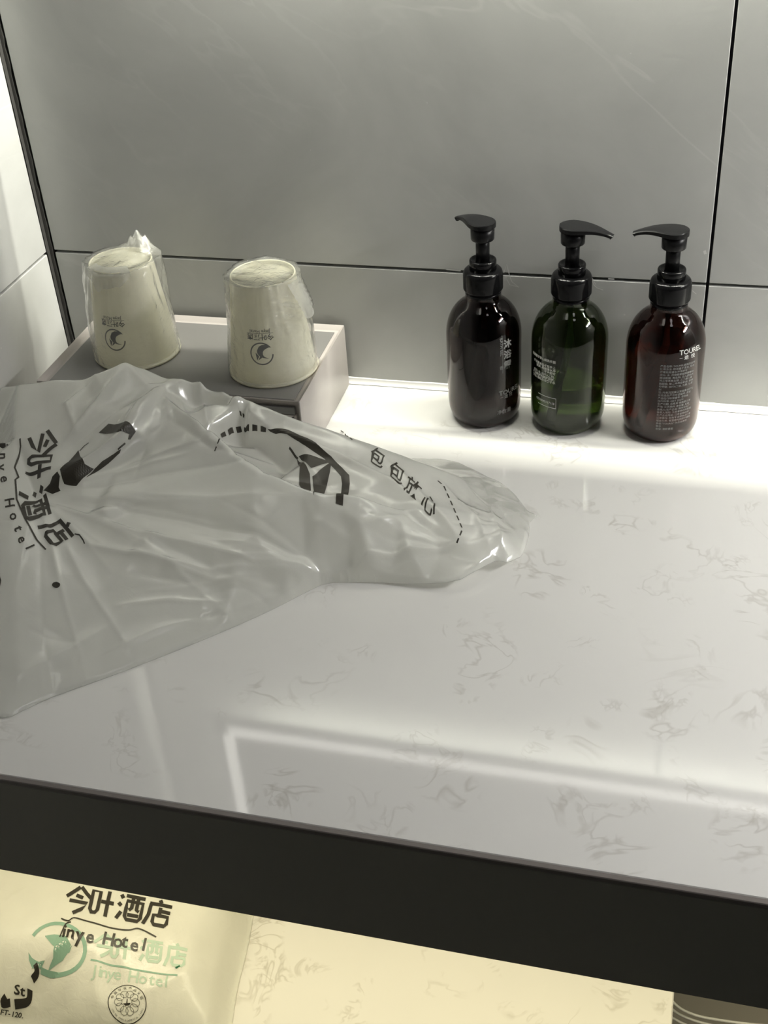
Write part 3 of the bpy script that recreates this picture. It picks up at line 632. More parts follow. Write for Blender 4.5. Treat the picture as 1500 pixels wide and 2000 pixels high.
BAG_CTRL = [[0.0268,-0.1672,0.07], [0.0593,-0.1634,0.073], [0.0745,-0.1595,0.075], [0.1037,-0.1598,0.078], [0.1426,-0.1555,0.096], [0.1584,-0.1497,0.084], [0.1766,-0.1512,0.08], [0.2017,-0.1504,0.083], [0.2229,-0.1554,0.077], [0.2538,-0.1586,0.068], [0.2991,-0.1673,0.058], [0.3506,-0.1719,0.045], [0.3843,-0.1745,0.036], [0.4043,-0.1725,0.028], [0.4241,-0.1691,0.018], [0.442,-0.177,0.013], [0.0796,-0.2411,0.066], [0.1097,-0.2275,0.07], [0.1356,-0.2036,0.077], [0.1253,-0.2732,0.058], [0.1762,-0.2234,0.069], [0.1779,-0.2001,0.073], [0.1476,-0.2666,0.056], [0.1182,-0.2868,0.045], [0.115,-0.3142,0.052], [0.128,-0.3509,0.043], [0.1511,-0.3417,0.039], [0.1732,-0.258,0.053], [0.1922,-0.2292,0.06], [0.1947,-0.2125,0.064], [0.1794,-0.3007,0.05], [0.2087,-0.2718,0.052], [0.2428,-0.2524,0.052], [0.2522,-0.2802,0.044], [0.2905,-0.2738,0.044], [0.2965,-0.2941,0.036], [0.2235,-0.3119,0.04], [0.1809,-0.3277,0.037], [0.2709,-0.3142,0.029], [0.1992,-0.1887,0.07], [0.2328,-0.2123,0.059], [0.2643,-0.2312,0.052], [0.2915,-0.2461,0.046], [0.3293,-0.259,0.038], [0.2016,-0.1651,0.06], [0.2256,-0.1652,0.04], [0.246,-0.1755,0.031], [0.2896,-0.2019,0.028], [0.2107,-0.1604,0.058], [0.2313,-0.1607,0.06], [0.2618,-0.1808,0.036], [0.272,-0.179,0.053], [0.3081,-0.2011,0.044], [0.3312,-0.209,0.042], [0.3331,-0.2323,0.034], [0.3561,-0.2259,0.037], [0.3773,-0.2135,0.038], [0.3884,-0.2278,0.03], [0.42,-0.227,0.026], [0.338,-0.2777,0.029], [0.3639,-0.275,0.017], [0.3329,-0.2915,0.015], [0.3946,-0.2539,0.028], [0.3668,-0.2677,0.03], [0.4197,-0.2452,0.02], [0.4386,-0.2521,0.017], [0.3779,-0.2832,0.017], [0.4061,-0.2717,0.019], [0.3958,-0.2791,0.009], [0.3483,-0.2933,0.005], [0.4277,-0.2661,0.008], [0.4434,-0.2267,0.019], [0.4557,-0.2513,0.01], [0.4567,-0.2136,0.016], [0.4708,-0.2387,0.012], [0.4699,-0.1976,0.011], [0.474,-0.2461,0.006], [0.4808,-0.2159,0.006], [0.1679,-0.3706,0.031], [0.1533,-0.398,0.028], [0.2021,-0.3617,0.024], [0.1812,-0.4032,0.018], [0.212,-0.3876,0.014], [0.1745,-0.4387,0.011], [0.2353,-0.3476,0.022], [0.2511,-0.3614,0.012], [0.2754,-0.3318,0.015], [0.2906,-0.3439,0.008], [0.3089,-0.3162,0.012], [0.3226,-0.3081,0.017], [0.2078,-0.423,0.007], [0.2373,-0.3955,0.006], [0.02,-0.25,0.06], [0.03,-0.34,0.04], [0.09,-0.42,0.012], [0.33,-0.15,0.03], [0.4,-0.15,0.012], [0.0349,-0.1663,0.0707], [0.0431,-0.1653,0.0715], [0.0512,-0.1644,0.0722], [0.0669,-0.1615,0.074], [0.0818,-0.1596,0.0758], [0.0891,-0.1597,0.0765], [0.0964,-0.1598,0.0773], [0.1102,-0.1591,0.081], [0.1167,-0.1584,0.084], [0.1232,-0.1576,0.087], [0.1296,-0.1569,0.09], [0.1361,-0.1562,0.093], [0.151,-0.1534,0.0905], [0.1684,-0.1521,0.083], [0.1858,-0.1526,0.082], [0.1942,-0.1523,0.083], [0.2096,-0.1537,0.082], [0.2166,-0.1554,0.08], [0.2314,-0.1578,0.0758], [0.2391,-0.1586,0.0735], [0.2468,-0.1594,0.0713], [0.262,-0.1616,0.0673], [0.2696,-0.1631,0.0657], [0.2771,-0.1645,0.064], [0.2846,-0.166,0.0623], [0.2922,-0.1674,0.0607], [0.307,-0.1695,0.0571], [0.3144,-0.1702,0.0553], [0.3217,-0.1708,0.0534], [0.329,-0.1715,0.0516], [0.3364,-0.1721,0.0497], [0.3437,-0.1728,0.0479], [0.3594,-0.1741,0.0438], [0.3678,-0.1747,0.0415], [0.3763,-0.1753,0.0393], [0.3913,-0.1753,0.0343], [0.398,-0.1746,0.0317], [0.4111,-0.1723,0.0253], [0.4176,-0.1707,0.0217], [0.1771,-0.1639,0.079], [0.1826,-0.1701,0.0768], [0.1882,-0.1763,0.0745], [0.1937,-0.1825,0.0723], [0.2049,-0.1929,0.0683], [0.2106,-0.1971,0.0667], [0.2163,-0.2013,0.065], [0.2221,-0.2055,0.0633], [0.2278,-0.2096,0.0617], [0.2398,-0.2176,0.0586], [0.2461,-0.2213,0.0572], [0.2523,-0.2251,0.0558], [0.2586,-0.2289,0.0544], [0.2717,-0.2363,0.0515], [0.2785,-0.24,0.05], [0.2853,-0.2438,0.0485], [0.2996,-0.25,0.0454], [0.3072,-0.2526,0.0438], [0.3147,-0.2552,0.0422], [0.3222,-0.2577,0.0406], [0.3372,-0.2618,0.0372], [0.3446,-0.2633,0.0354], [0.352,-0.2647,0.0336], [0.3594,-0.2662,0.0318], [0.1773,-0.1711,0.0778], [0.1774,-0.1784,0.0766], [0.1776,-0.1856,0.0754], [0.1777,-0.1929,0.0742], [0.1773,-0.2079,0.0717], [0.1767,-0.2156,0.0703], [0.1721,-0.2296,0.0671], [0.168,-0.2357,0.0653], [0.1639,-0.2419,0.0634], [0.1599,-0.2481,0.0616], [0.1558,-0.2543,0.0597], [0.1517,-0.2604,0.0579], [0.1417,-0.2706,0.0538], [0.1359,-0.2747,0.0516], [0.13,-0.2787,0.0494], [0.1241,-0.2828,0.0472], [0.2273,-0.17,0.07], [0.2338,-0.1715,0.0677], [0.2403,-0.173,0.0654], [0.2532,-0.176,0.0609], [0.2597,-0.1775,0.0586], [0.2662,-0.179,0.0563], [0.28,-0.1829,0.0524], [0.2872,-0.1853,0.0509], [0.2945,-0.1876,0.0493], [0.3018,-0.19,0.0477], [0.3091,-0.1924,0.0461], [0.3164,-0.1947,0.0446], [0.3237,-0.1971,0.043], [0.3304,-0.1994,0.0423], [0.3372,-0.2017,0.0415], [0.3439,-0.204,0.0408], [0.3507,-0.2063,0.04], [0.3574,-0.2086,0.0393], [0.3642,-0.2108,0.0385], [0.371,-0.2131,0.0378], [0.3849,-0.2182,0.035], [0.3922,-0.221,0.033], [0.3994,-0.2238,0.031], [0.4066,-0.2266,0.029], [0.4138,-0.2294,0.027], [0.421,-0.2321,0.025], [0.4269,-0.2388,0.0223], [0.4327,-0.2455,0.0197], [0.1206,-0.2919,0.044], [0.1279,-0.2933,0.0437], [0.1352,-0.2947,0.0435], [0.1426,-0.2961,0.0432], [0.1499,-0.2975,0.0429], [0.1573,-0.2989,0.0426], [0.1646,-0.3003,0.0424], [0.1719,-0.3018,0.0421], [0.1793,-0.3032,0.0418], [0.1866,-0.3046,0.0415], [0.194,-0.306,0.0413], [0.2013,-0.3074,0.041], [0.2083,-0.3081,0.0398], [0.2152,-0.3088,0.0386], [0.2222,-0.3095,0.0374], [0.2291,-0.3101,0.0362], [0.2361,-0.3108,0.035], [0.243,-0.3115,0.0338], [0.25,-0.3122,0.0326], [0.257,-0.3128,0.0314], [0.2639,-0.3135,0.0302], [0.2783,-0.3133,0.0273], [0.2857,-0.3125,0.0256], [0.293,-0.3116,0.0239], [0.3004,-0.3107,0.0221], [0.3078,-0.3098,0.0204], [0.3152,-0.309,0.0187], [0.3292,-0.305,0.0143], [0.3358,-0.3019,0.0115], [0.3425,-0.2988,0.0088]]
BAG_CREASES = [([[0.1799,-0.1647], [0.1764,-0.2237], [0.1588,-0.2511], [0.1228,-0.2865]],0.0035,0.005), ([[0.1442,-0.1597], [0.1318,-0.2047], [0.123,-0.2477]],0.0028,0.005), ([[0.1799,-0.1587], [0.1719,-0.1954], [0.1699,-0.2475]],0.0028,0.004), ([[0.146,-0.1587], [0.1685,-0.1742], [0.181,-0.1617]],0.0021,0.004), ([[0.1224,-0.2905], [0.2026,-0.3103], [0.3007,-0.3118], [0.3484,-0.2942]],0.0042,0.005), ([[0.1257,-0.2928], [0.1816,-0.3287], [0.275,-0.3296], [0.3243,-0.3175]],0.00308,0.004), ([[0.1318,-0.2921], [0.236,-0.2914], [0.319,-0.295], [0.3655,-0.2827]],-0.0042,0.007), ([[0.1904,-0.3309], [0.2662,-0.3253], [0.336,-0.3044]],0.00224,0.003), ([[0.1957,-0.2029], [0.2437,-0.2308], [0.2781,-0.2358]],-0.0028,0.004), ([[0.3484,-0.295], [0.3777,-0.2828], [0.4399,-0.2584]],0.0042,0.004), ([[0.3661,-0.2861], [0.4071,-0.276], [0.4386,-0.2616]],-0.0028,0.004), ([[0.1439,-0.0153], [0.2269,-0.1595], [0.2676,-0.1788], [0.3309,-0.1923], [0.3853,-0.2133], [0.4259,-0.2363], [0.4398,-0.2578]],0.00392,0.0045), ([[0.3054,-0.2451], [0.362,-0.2485], [0.4098,-0.2341]],0.0028,0.004), ([[0.3291,-0.2741], [0.3641,-0.2754], [0.4001,-0.2435]],0.0028,0.004), ([[0.1693,-0.4438], [0.1894,-0.4221], [0.2178,-0.3826]],0.00196,0.004), ([[0.2145,-0.4124], [0.2461,-0.3787], [0.284,-0.3466]],0.00196,0.003), ([[0.2164,-0.3688], [0.2486,-0.3533], [0.29,-0.3411]],0.00224,0.003), ([[0.2566,-0.3663], [0.2914,-0.3461]],-0.00196,0.003), ([[0.1874,-0.1607], [0.2067,-0.1949]],0.0028,0.003), ([[0.1383,-0.021], [0.2279,-0.1993], [0.2514,-0.2288]],0.0028,0.004), ([[0.2149,-0.3431], [0.2691,-0.3353]],-0.00168,0.003), ([[0.1678,-0.4056], [0.2041,-0.4044]],-0.00168,0.004), ([[0.1155,-0.1683], [0.1042,-0.1959], [0.129,-0.2309]],0.00196,0.003), ([[0.018,-0.0333], [0.1317,-0.1823]],0.00168,0.003), ([[0.4118,-0.1884], [0.4474,-0.2267], [0.4648,-0.2592]],0.0028,0.003), ([[0.4247,-0.1719], [0.4565,-0.2122], [0.473,-0.2516]],0.0028,0.003), ([[0.3513,-0.1744], [0.391,-0.2034], [0.4318,-0.2461]],0.0021,0.004), ([[0.4463,-0.2823], [0.4721,-0.2574]],0.0021,0.003), ([[0.1236,-0.3033], [0.1336,-0.3392], [0.1463,-0.3829]],0.00079,0.00216), ([[0.1404,-0.3271], [0.1773,-0.4072], [0.2337,-0.4991]],-0.0008,0.00323), ([[0.1209,-0.2906], [0.1483,-0.328], [0.1801,-0.375]],0.00159,0.00304), ([[0.1271,-0.2993], [0.1803,-0.3769], [0.2477,-0.47]],0.0008,0.00193), ([[0.1352,-0.3029], [0.1862,-0.3565], [0.2563,-0.4133]],0.00126,0.00251), ([[0.1288,-0.2949], [0.1623,-0.3174], [0.2032,-0.345]],0.001,0.00218), ([[0.1222,-0.29], [0.1572,-0.3095], [0.2008,-0.3317]],0.00073,0.00181), ([[0.1404,-0.2962], [0.2164,-0.3174], [0.3047,-0.3561]],0.00125,0.00238), ([[0.124,-0.2901], [0.1847,-0.3087], [0.2572,-0.3365]],0.00099,0.00306), ([[0.1476,-0.2945], [0.2409,-0.3168], [0.3562,-0.3387]],-0.00102,0.00309), ([[0.1481,-0.2888], [0.2253,-0.2859], [0.3195,-0.2909]],-0.00111,0.00226), ([[0.1481,-0.2855], [0.2015,-0.2835], [0.266,-0.2734]],0.00112,0.00192), ([[0.1496,-0.2847], [0.2329,-0.275], [0.3345,-0.2617]],0.00119,0.00243), ([[0.1381,-0.2827], [0.2271,-0.2516], [0.3382,-0.2212]],-0.00149,0.00284), ([[0.1287,-0.2839], [0.171,-0.2607], [0.2247,-0.2366]],0.00123,0.00197), ([[0.1332,-0.2808], [0.2104,-0.2341], [0.3081,-0.1829]],0.00146,0.00228), ([[0.1777,-0.1635], [0.1645,-0.1801], [0.1494,-0.2014]],0.00083,0.00192), ([[0.1696,-0.1786], [0.1505,-0.2101], [0.1295,-0.25]],-0.00144,0.00265), ([[0.1757,-0.1717], [0.1645,-0.2027], [0.1531,-0.2413]],-0.00086,0.00331), ([[0.1768,-0.1725], [0.1725,-0.1957], [0.1668,-0.2239]],0.00157,0.00329), ([[0.1786,-0.1672], [0.1774,-0.1897], [0.1755,-0.2173]],0.00097,0.0022), ([[0.1789,-0.1693], [0.1799,-0.1939], [0.1795,-0.2241]],0.00154,0.00266), ([[0.1804,-0.1751], [0.1855,-0.2185], [0.1915,-0.2715]],-0.00095,0.00327), ([[0.1793,-0.1634], [0.184,-0.1822], [0.1906,-0.2048]],-0.0012,0.00298), ([[0.1823,-0.1693], [0.1899,-0.1877], [0.2009,-0.2094]],0.00071,0.00185), ([[0.1839,-0.1707], [0.1923,-0.1872], [0.2043,-0.2063]],-0.00111,0.00257), ([[0.1863,-0.1702], [0.2053,-0.1945], [0.2321,-0.221]],0.00114,0.0022), ([[0.1825,-0.1657], [0.1969,-0.1788], [0.2127,-0.1966]],0.00077,0.00332), ([[0.4347,-0.2534], [0.3962,-0.2202], [0.353,-0.1755]],-0.0013,0.00252), ([[0.4372,-0.2566], [0.4163,-0.2436], [0.3913,-0.227]],0.00092,0.003), ([[0.4384,-0.2577], [0.4116,-0.2451], [0.3781,-0.2317]],-0.00116,0.00282), ([[0.434,-0.2562], [0.4149,-0.2492], [0.3915,-0.2411]],-0.00151,0.00265), ([[0.4351,-0.258], [0.4047,-0.2538], [0.3672,-0.2525]],0.00075,0.00271), ([[0.4359,-0.2584], [0.4028,-0.2608], [0.3624,-0.2583]],0.00104,0.00325), ([[0.4322,-0.2596], [0.4061,-0.2638], [0.3742,-0.269]],-0.00121,0.00259), ([[0.4335,-0.2609], [0.3826,-0.2774], [0.3226,-0.3035]],-0.0011,0.00184), ([[0.4158,-0.2715], [0.3715,-0.2992], [0.3138,-0.3268]],0.00116,0.00278), ([[0.3322,-0.2909], [0.2985,-0.2844], [0.2585,-0.272]],-0.00093,0.00233), ([[0.3408,-0.2944], [0.307,-0.2907], [0.2655,-0.2881]],0.00157,0.00249), ([[0.339,-0.2958], [0.2969,-0.3021], [0.2448,-0.3034]],0.00115,0.0023), ([[0.3401,-0.2973], [0.3114,-0.3042], [0.2769,-0.3149]],0.00156,0.0031), ([[0.3259,-0.3061], [0.2845,-0.3271], [0.2333,-0.3515]],0.0012,0.00263), ([[0.3317,-0.3049], [0.3025,-0.3248], [0.2643,-0.3448]],-0.00075,0.00276), ([[0.3369,-0.3053], [0.3164,-0.3249], [0.2901,-0.3473]],0.00077,0.0024), ([[0.3451,-0.2991], [0.3052,-0.3412], [0.2639,-0.3987]],-0.00134,0.00224), ([[0.1716,-0.0511], [0.1865,-0.1111], [0.2117,-0.1824]],-0.00092,0.00286), ([[0.167,-0.0354], [0.1809,-0.0825], [0.2045,-0.1377]],0.00121,0.00307), ([[0.1757,-0.0483], [0.1955,-0.0777], [0.2162,-0.1158]],0.00151,0.00332), ([[0.1695,-0.0367], [0.1839,-0.0543], [0.1997,-0.077]],-0.00123,0.00244), ([[0.173,-0.0387], [0.1937,-0.058], [0.2184,-0.0821]],-0.00149,0.00305), ([[0.1746,-0.037], [0.2218,-0.0618], [0.2764,-0.0973]],0.00135,0.00202), ([[0.1698,-0.0332], [0.1938,-0.0416], [0.2228,-0.0528]],-0.00079,0.00281), ([[0.1757,-0.0337], [0.215,-0.0386], [0.2617,-0.0508]],-0.00142,0.002), ([[0.4775,-0.2225], [0.4722,-0.2069], [0.4665,-0.1876]],-0.0009,0.00192), ([[0.4769,-0.2229], [0.4655,-0.2085], [0.4512,-0.1911]],-0.00109,0.00337), ([[0.4706,-0.2191], [0.451,-0.2055], [0.4274,-0.1885]],-0.00133,0.00333), ([[0.4736,-0.223], [0.4501,-0.2163], [0.4217,-0.2072]],0.00154,0.00192), ([[0.4724,-0.225], [0.4613,-0.226], [0.4478,-0.2274]],-0.00113,0.00217), ([[0.4706,-0.2274], [0.4526,-0.2333], [0.4315,-0.2428]],-0.00115,0.00269), ([[0.4714,-0.2308], [0.4562,-0.2441], [0.4387,-0.2617]],-0.00157,0.00202), ([[0.4754,-0.2296], [0.4649,-0.2541], [0.4479,-0.2818]],0.00124,0.00273)]
BAG_STEPS = [([[0.3988,-0.2379], [0.362,-0.2485], [0.3238,-0.2533], [0.2917,-0.2463], [0.2643,-0.231], [0.2328,-0.212], [0.2055,-0.194], [0.1763,-0.1704]],0.018,0.035), ([[0.1186,-0.2911], [0.1264,-0.2845], [0.1456,-0.272], [0.1595,-0.2531], [0.1764,-0.2237], [0.1784,-0.201], [0.1799,-0.1647]],0.007,0.03)]
BAG_CRUMPLE = [(0.468,-0.2,0.03,0.0022,170), (0.44,-0.16,0.02,0.002,150), (0.3,-0.35,0.04,0.0008,170), (0.33,-0.235,0.05,0.0007,120)]
BAG_LIFT = [(0.455,-0.262,0.045,0.01)]
BAG_POLYS = [[[0.2995,-0.1951], [0.3133,-0.1972], [0.3278,-0.2005], [0.3139,-0.2098], [0.3076,-0.2047]], [[0.3278,-0.2005], [0.3298,-0.2112], [0.3319,-0.2596], [0.3173,-0.2185], [0.3209,-0.2108]], [[0.298,-0.1959], [0.3056,-0.2123], [0.3079,-0.2214], [0.3112,-0.2328], [0.3286,-0.2576], [0.3149,-0.2168], [0.3098,-0.2088]], [[0.2696,-0.179], [0.2872,-0.1798], [0.3086,-0.186], [0.3265,-0.1954], [0.3453,-0.2118], [0.3481,-0.2205], [0.3545,-0.2611], [0.349,-0.2609], [0.3419,-0.2208], [0.3393,-0.2144], [0.3213,-0.1979], [0.3036,-0.1899], [0.2873,-0.1838], [0.2776,-0.1823]], [[0.1536,-0.2213], [0.177,-0.2254], [0.1783,-0.226], [0.1757,-0.2324], [0.1742,-0.2333], [0.1748,-0.23], [0.1679,-0.2349], [0.1489,-0.2308]], [[0.139,-0.2491], [0.1441,-0.2566], [0.1505,-0.2633], [0.1562,-0.2614], [0.1526,-0.2689], [0.1477,-0.2768], [0.1383,-0.278], [0.1369,-0.2768], [0.1335,-0.2716], [0.1374,-0.2638]], [[0.1319,-0.273], [0.1348,-0.2757], [0.1345,-0.2805], [0.1361,-0.2818], [0.1305,-0.2848], [0.1228,-0.2841], [0.1274,-0.2798], [0.1285,-0.2758]], [[0.1566,-0.2612], [0.1605,-0.2548], [0.1659,-0.2478], [0.1713,-0.2415], [0.1711,-0.2443], [0.1649,-0.2541], [0.1567,-0.2656], [0.1531,-0.2703]], [[0.1739,-0.3674], [0.174,-0.3684], [0.1734,-0.3692], [0.1724,-0.3699], [0.1711,-0.3701], [0.1698,-0.37], [0.1687,-0.3694], [0.168,-0.3685], [0.1679,-0.3674], [0.1683,-0.3663], [0.1693,-0.3657], [0.1706,-0.3654], [0.172,-0.3658], [0.1732,-0.3664]]]
BAG_STROKES = [([[0.2464,-0.2341], [0.2461,-0.2313], [0.2466,-0.2298]],0.0011), ([[0.2471,-0.2282], [0.2476,-0.2267], [0.2477,-0.2247]],0.0011), ([[0.2333,-0.1911], [0.2343,-0.1889], [0.2355,-0.1866]],0.0011), ([[0.237,-0.184], [0.2381,-0.1817], [0.2394,-0.1796]],0.0011), ([[0.2411,-0.1772], [0.2425,-0.1752], [0.2439,-0.1733]],0.0011), ([[0.2461,-0.1719], [0.2492,-0.1737], [0.2524,-0.1757]],0.0011), ([[0.2556,-0.1768], [0.2581,-0.1774], [0.2604,-0.1779]],0.0011), ([[0.2633,-0.1784], [0.2657,-0.1788], [0.268,-0.1791]],0.0011), ([[0.2429,-0.1698], [0.2435,-0.1694], [0.2441,-0.1691]],0.0011), ([[0.245,-0.1688], [0.2457,-0.1685], [0.2465,-0.1686]],0.0011), ([[0.3002,-0.0879], [0.3018,-0.0893], [0.3035,-0.0907]],0.0011), ([[0.3055,-0.0924], [0.3326,-0.1712], [0.3341,-0.1724]],0.0011), ([[0.3357,-0.1734], [0.3371,-0.1742], [0.3383,-0.1749]],0.0011), ([[0.4101,-0.1899], [0.4119,-0.1915], [0.4138,-0.1932]],0.0011), ([[0.416,-0.1952], [0.4173,-0.1977], [0.4187,-0.2003]],0.0011), ([[0.4203,-0.2034], [0.4217,-0.2063], [0.4231,-0.2091]],0.0011), ([[0.4247,-0.2123], [0.4261,-0.2153], [0.4276,-0.2187]],0.0011), ([[0.4294,-0.2229], [0.4309,-0.2265], [0.4322,-0.2293]],0.0011), ([[0.4337,-0.2323], [0.435,-0.2348], [0.4362,-0.2371]],0.0011), ([[0.4376,-0.2397], [0.4389,-0.2427], [0.4401,-0.2451]],0.0011), ([[0.4407,-0.2485], [0.4405,-0.2512], [0.4402,-0.2535]],0.0011), ([[0.4398,-0.2557], [0.4394,-0.2574], [0.439,-0.2588]],0.0011), ([[0.2903,-0.1899], [0.2942,-0.1926], [0.2992,-0.1965]],0.0012), ([[0.0841,-0.2406], [0.0879,-0.2479], [0.0936,-0.2708], [0.1004,-0.279], [0.1001,-0.2832], [0.1102,-0.3022], [0.1242,-0.318], [0.1409,-0.3341], [0.151,-0.3405]],0.0013), ([[0.1405,-0.2501], [0.1423,-0.2445], [0.1447,-0.2413]],0.0009), ([[0.1694,-0.2428], [0.1731,-0.2364]],0.0009), ([[0.1655,-0.3216], [0.17,-0.3226], [0.1744,-0.3263], [0.1765,-0.3288]],0.0009), ([[0.121,-0.3649], [0.127,-0.3687], [0.1311,-0.3739], [0.1326,-0.3799], [0.1307,-0.3839]],0.0009)]
BAG_TEXT = [('包',[0.3614,-0.187], [0.0128,-0.0068], [-0.0001,0.0192]), ('包',[0.3801,-0.2003], [0.0128,-0.0079], [-0.0011,0.0233]), ('放',[0.3956,-0.2113], [0.0125,-0.0075], [-0.0005,0.0218]), ('心',[0.4116,-0.2264], [0.0124,-0.008], [-0.0001,0.0208]), ('今',[0.1031,-0.244], [0.0062,-0.0254], [0.0231,-0.0019]), ('叶',[0.1091,-0.2655], [0.005,-0.0189], [0.023,-0.0003]), ('酒',[0.1218,-0.3016], [0.0179,-0.0258], [0.0119,0.0148]), ('店',[0.1495,-0.3235], [0.0188,-0.0152], [0.0099,0.0161]), ('i',[0.0713,-0.2445], [0.0196,-0.0315], [0.0154,-0.005]), ('n',[0.0793,-0.2601], [0.0069,-0.0138], [0.0113,0.0003]), ('y',[0.0839,-0.2717], [0.0071,-0.0133], [0.0108,0.0012]), ('e',[0.0924,-0.2836], [0.0075,-0.013], [0.0103,0.0018]), ('H',[0.1075,-0.3069], [0.0071,-0.0124], [0.0091,0.0031]), ('o',[0.1174,-0.3191], [0.0072,-0.011], [0.0079,0.0048]), ('t',[0.1253,-0.3287], [0.0078,-0.0096], [0.0066,0.0065]), ('e',[0.1321,-0.3373], [0.0079,-0.0092], [0.0059,0.0071]), ('l',[0.1397,-0.3417], [0.0078,-0.0083], [0.0053,0.0078])]
PACK_OUTLINE = [(0.02,-0.3), (0.12,-0.29), (0.22,-0.285), (0.27,-0.3), (0.278,-0.36), (0.287,-0.41), (0.292,-0.45), (0.3,-0.49), (0.298,-0.515), (0.24,-0.52), (0.14,-0.522), (0.03,-0.518), (0.012,-0.45), (0.012,-0.36)]
PACK_CTRL = [[0.15,-0.4,0.055], [0.25,-0.36,0.045], [0.05,-0.4,0.05], [0.15,-0.33,0.045], [0.15,-0.47,0.055], [0.26,-0.44,0.047], [0.27,-0.48,0.04], [0.05,-0.48,0.045], [0.2,-0.51,0.03], [0.08,-0.51,0.03], [0.285,-0.4,0.02]]
PACK_CREASES = [([[0.1286,-0.5063], [0.1461,-0.4891], [0.1752,-0.4597]],0.008,0.006), ([[0.1436,-0.5053], [0.1617,-0.488], [0.1814,-0.4644]],-0.004,0.006), ([[0.2246,-0.4967], [0.2514,-0.4775], [0.2776,-0.4528]],0.003,0.006), ([[0.2533,-0.4259], [0.2656,-0.4041], [0.2802,-0.3707]],0.002,0.006), ([[0.0949,-0.4488], [0.1112,-0.4264]],0.0015,0.004), ([[0.1184,-0.5141], [0.1712,-0.5063], [0.2267,-0.5047]],-0.004,0.007)]
PACK_TEXT = [('今',[0.1584,-0.4348], [0.0206,0.0006], [-0.0056,0.0215]), ('叶',[0.1772,-0.4331], [0.0203,0.0007], [-0.0055,0.0217]), ('酒',[0.2011,-0.4316], [0.02,0.0009], [-0.0048,0.0214]), ('店',[0.2236,-0.4311], [0.02,0.0007], [-0.0043,0.0212]), ('i',[0.1592,-0.4608], [0.0147,-0.0002], [-0.0043,0.0149]), ('n',[0.1647,-0.4607], [0.0147,-0.0002], [-0.0047,0.0154]), ('y',[0.1725,-0.4609], [0.0132,0.0014], [-0.003,0.0135]), ('e',[0.1805,-0.4597], [0.0127,0.002], [-0.0023,0.0128]), ('H',[0.1949,-0.4577], [0.0136,0.0009], [-0.0022,0.0129]), ('o',[0.2027,-0.4574], [0.0133,0.0012], [-0.0022,0.013]), ('t',[0.2076,-0.456], [0.0134,0.0011], [-0.0021,0.013]), ('e',[0.216,-0.4566], [0.0138,0.0005], [-0.0017,0.0126]), ('l',[0.2233,-0.4548], [0.0136,0.0008], [-0.0017,0.0125]), ('S',[0.1318,-0.5005], [0.0112,-0.0001], [-0.0005,0.0065]), ('t',[0.1366,-0.5006], [0.0103,0.0007], [0.0004,0.0056]), ('F',[0.1205,-0.5118], [0.0058,0.0004], [0.0012,0.0029]), ('T',[0.1237,-0.5115], [0.0058,0.0003], [0.0013,0.0028]), ('-',[0.1264,-0.5114], [0.0058,0.0003], [0.0012,0.0028]), ('1',[0.1295,-0.5112], [0.0058,0.0003], [0.0012,0.0028]), ('2',[0.1324,-0.511], [0.0057,0.0004], [0.0012,0.0028]), ('0',[0.1352,-0.5108], [0.0058,0.0003], [0.0012,0.0029]), ('.',[0.1377,-0.5107], [0.0057,0.0004], [0.0011,0.0029])]
PACK_GREEN_TEXT = [('今',[0.1939,-0.465], [0.0159,0.0021], [-0.0035,0.0144]), ('叶',[0.2065,-0.4642], [0.016,0.0019], [-0.0035,0.0144]), ('酒',[0.2304,-0.4604], [0.0162,0.0016], [-0.0032,0.0143]), ('店',[0.2499,-0.4596], [0.0159,0.0019], [-0.0038,0.0156]), ('J',[0.1918,-0.482], [0.0123,0.0013], [-0.0017,0.01]), ('i',[0.1964,-0.4808], [0.0117,0.0022], [-0.0019,0.0104]), ('n',[0.1995,-0.4804], [0.0114,0.0025], [-0.0018,0.0102]), ('y',[0.2048,-0.4798], [0.0122,0.0014], [-0.0017,0.0101]), ('e',[0.2102,-0.4792], [0.0128,0.0007], [-0.0014,0.0098]), ('H',[0.223,-0.4786], [0.0123,0.0012], [-0.0019,0.0106]), ('o',[0.2307,-0.478], [0.0126,0.0007], [-0.0019,0.0107]), ('t',[0.2381,-0.4778], [0.0129,0.0003], [-0.0025,0.0115]), ('e',[0.2443,-0.4778], [0.013,0.0002], [-0.0025,0.0116]), ('l',[0.2499,-0.4772], [0.0124,0.0009], [-0.0019,0.0108])]
PACK_STROKES = [([[0.1516,-0.4515], [0.158,-0.4523], [0.1614,-0.4485], [0.1727,-0.4489], [0.1937,-0.4494], [0.2068,-0.4477], [0.2148,-0.4447], [0.2302,-0.4477]],0.0012), ([[0.1441,-0.4863], [0.1467,-0.4904], [0.1436,-0.4945]],0.0035), ([[0.1421,-0.4989], [0.141,-0.5045], [0.1307,-0.5074]],0.004), ([[0.1228,-0.5049], [0.1205,-0.5085], [0.127,-0.5072]],0.0035), ([[0.1581,-0.4671], [0.1574,-0.456], [0.1605,-0.4527]],0.0012)]
PACK_GREEN_STROKES = [([[0.1352,-0.4689], [0.1366,-0.4657], [0.1387,-0.4627], [0.1416,-0.4601], [0.1449,-0.458], [0.1488,-0.4565], [0.1532,-0.4558], [0.1577,-0.4558], [0.1624,-0.4566], [0.167,-0.4582], [0.1716,-0.4609], [0.1749,-0.4631], [0.1773,-0.4653], [0.1791,-0.4681], [0.1805,-0.4715], [0.1809,-0.4748], [0.1805,-0.478], [0.1792,-0.4811], [0.1771,-0.4838], [0.1741,-0.486], [0.1702,-0.4873], [0.1656,-0.488], [0.1608,-0.4883], [0.1567,-0.4889], [0.1528,-0.4891], [0.1493,-0.4891]],0.003), ([[0.1868,-0.4758], [0.2571,-0.4724]],0.0012)]
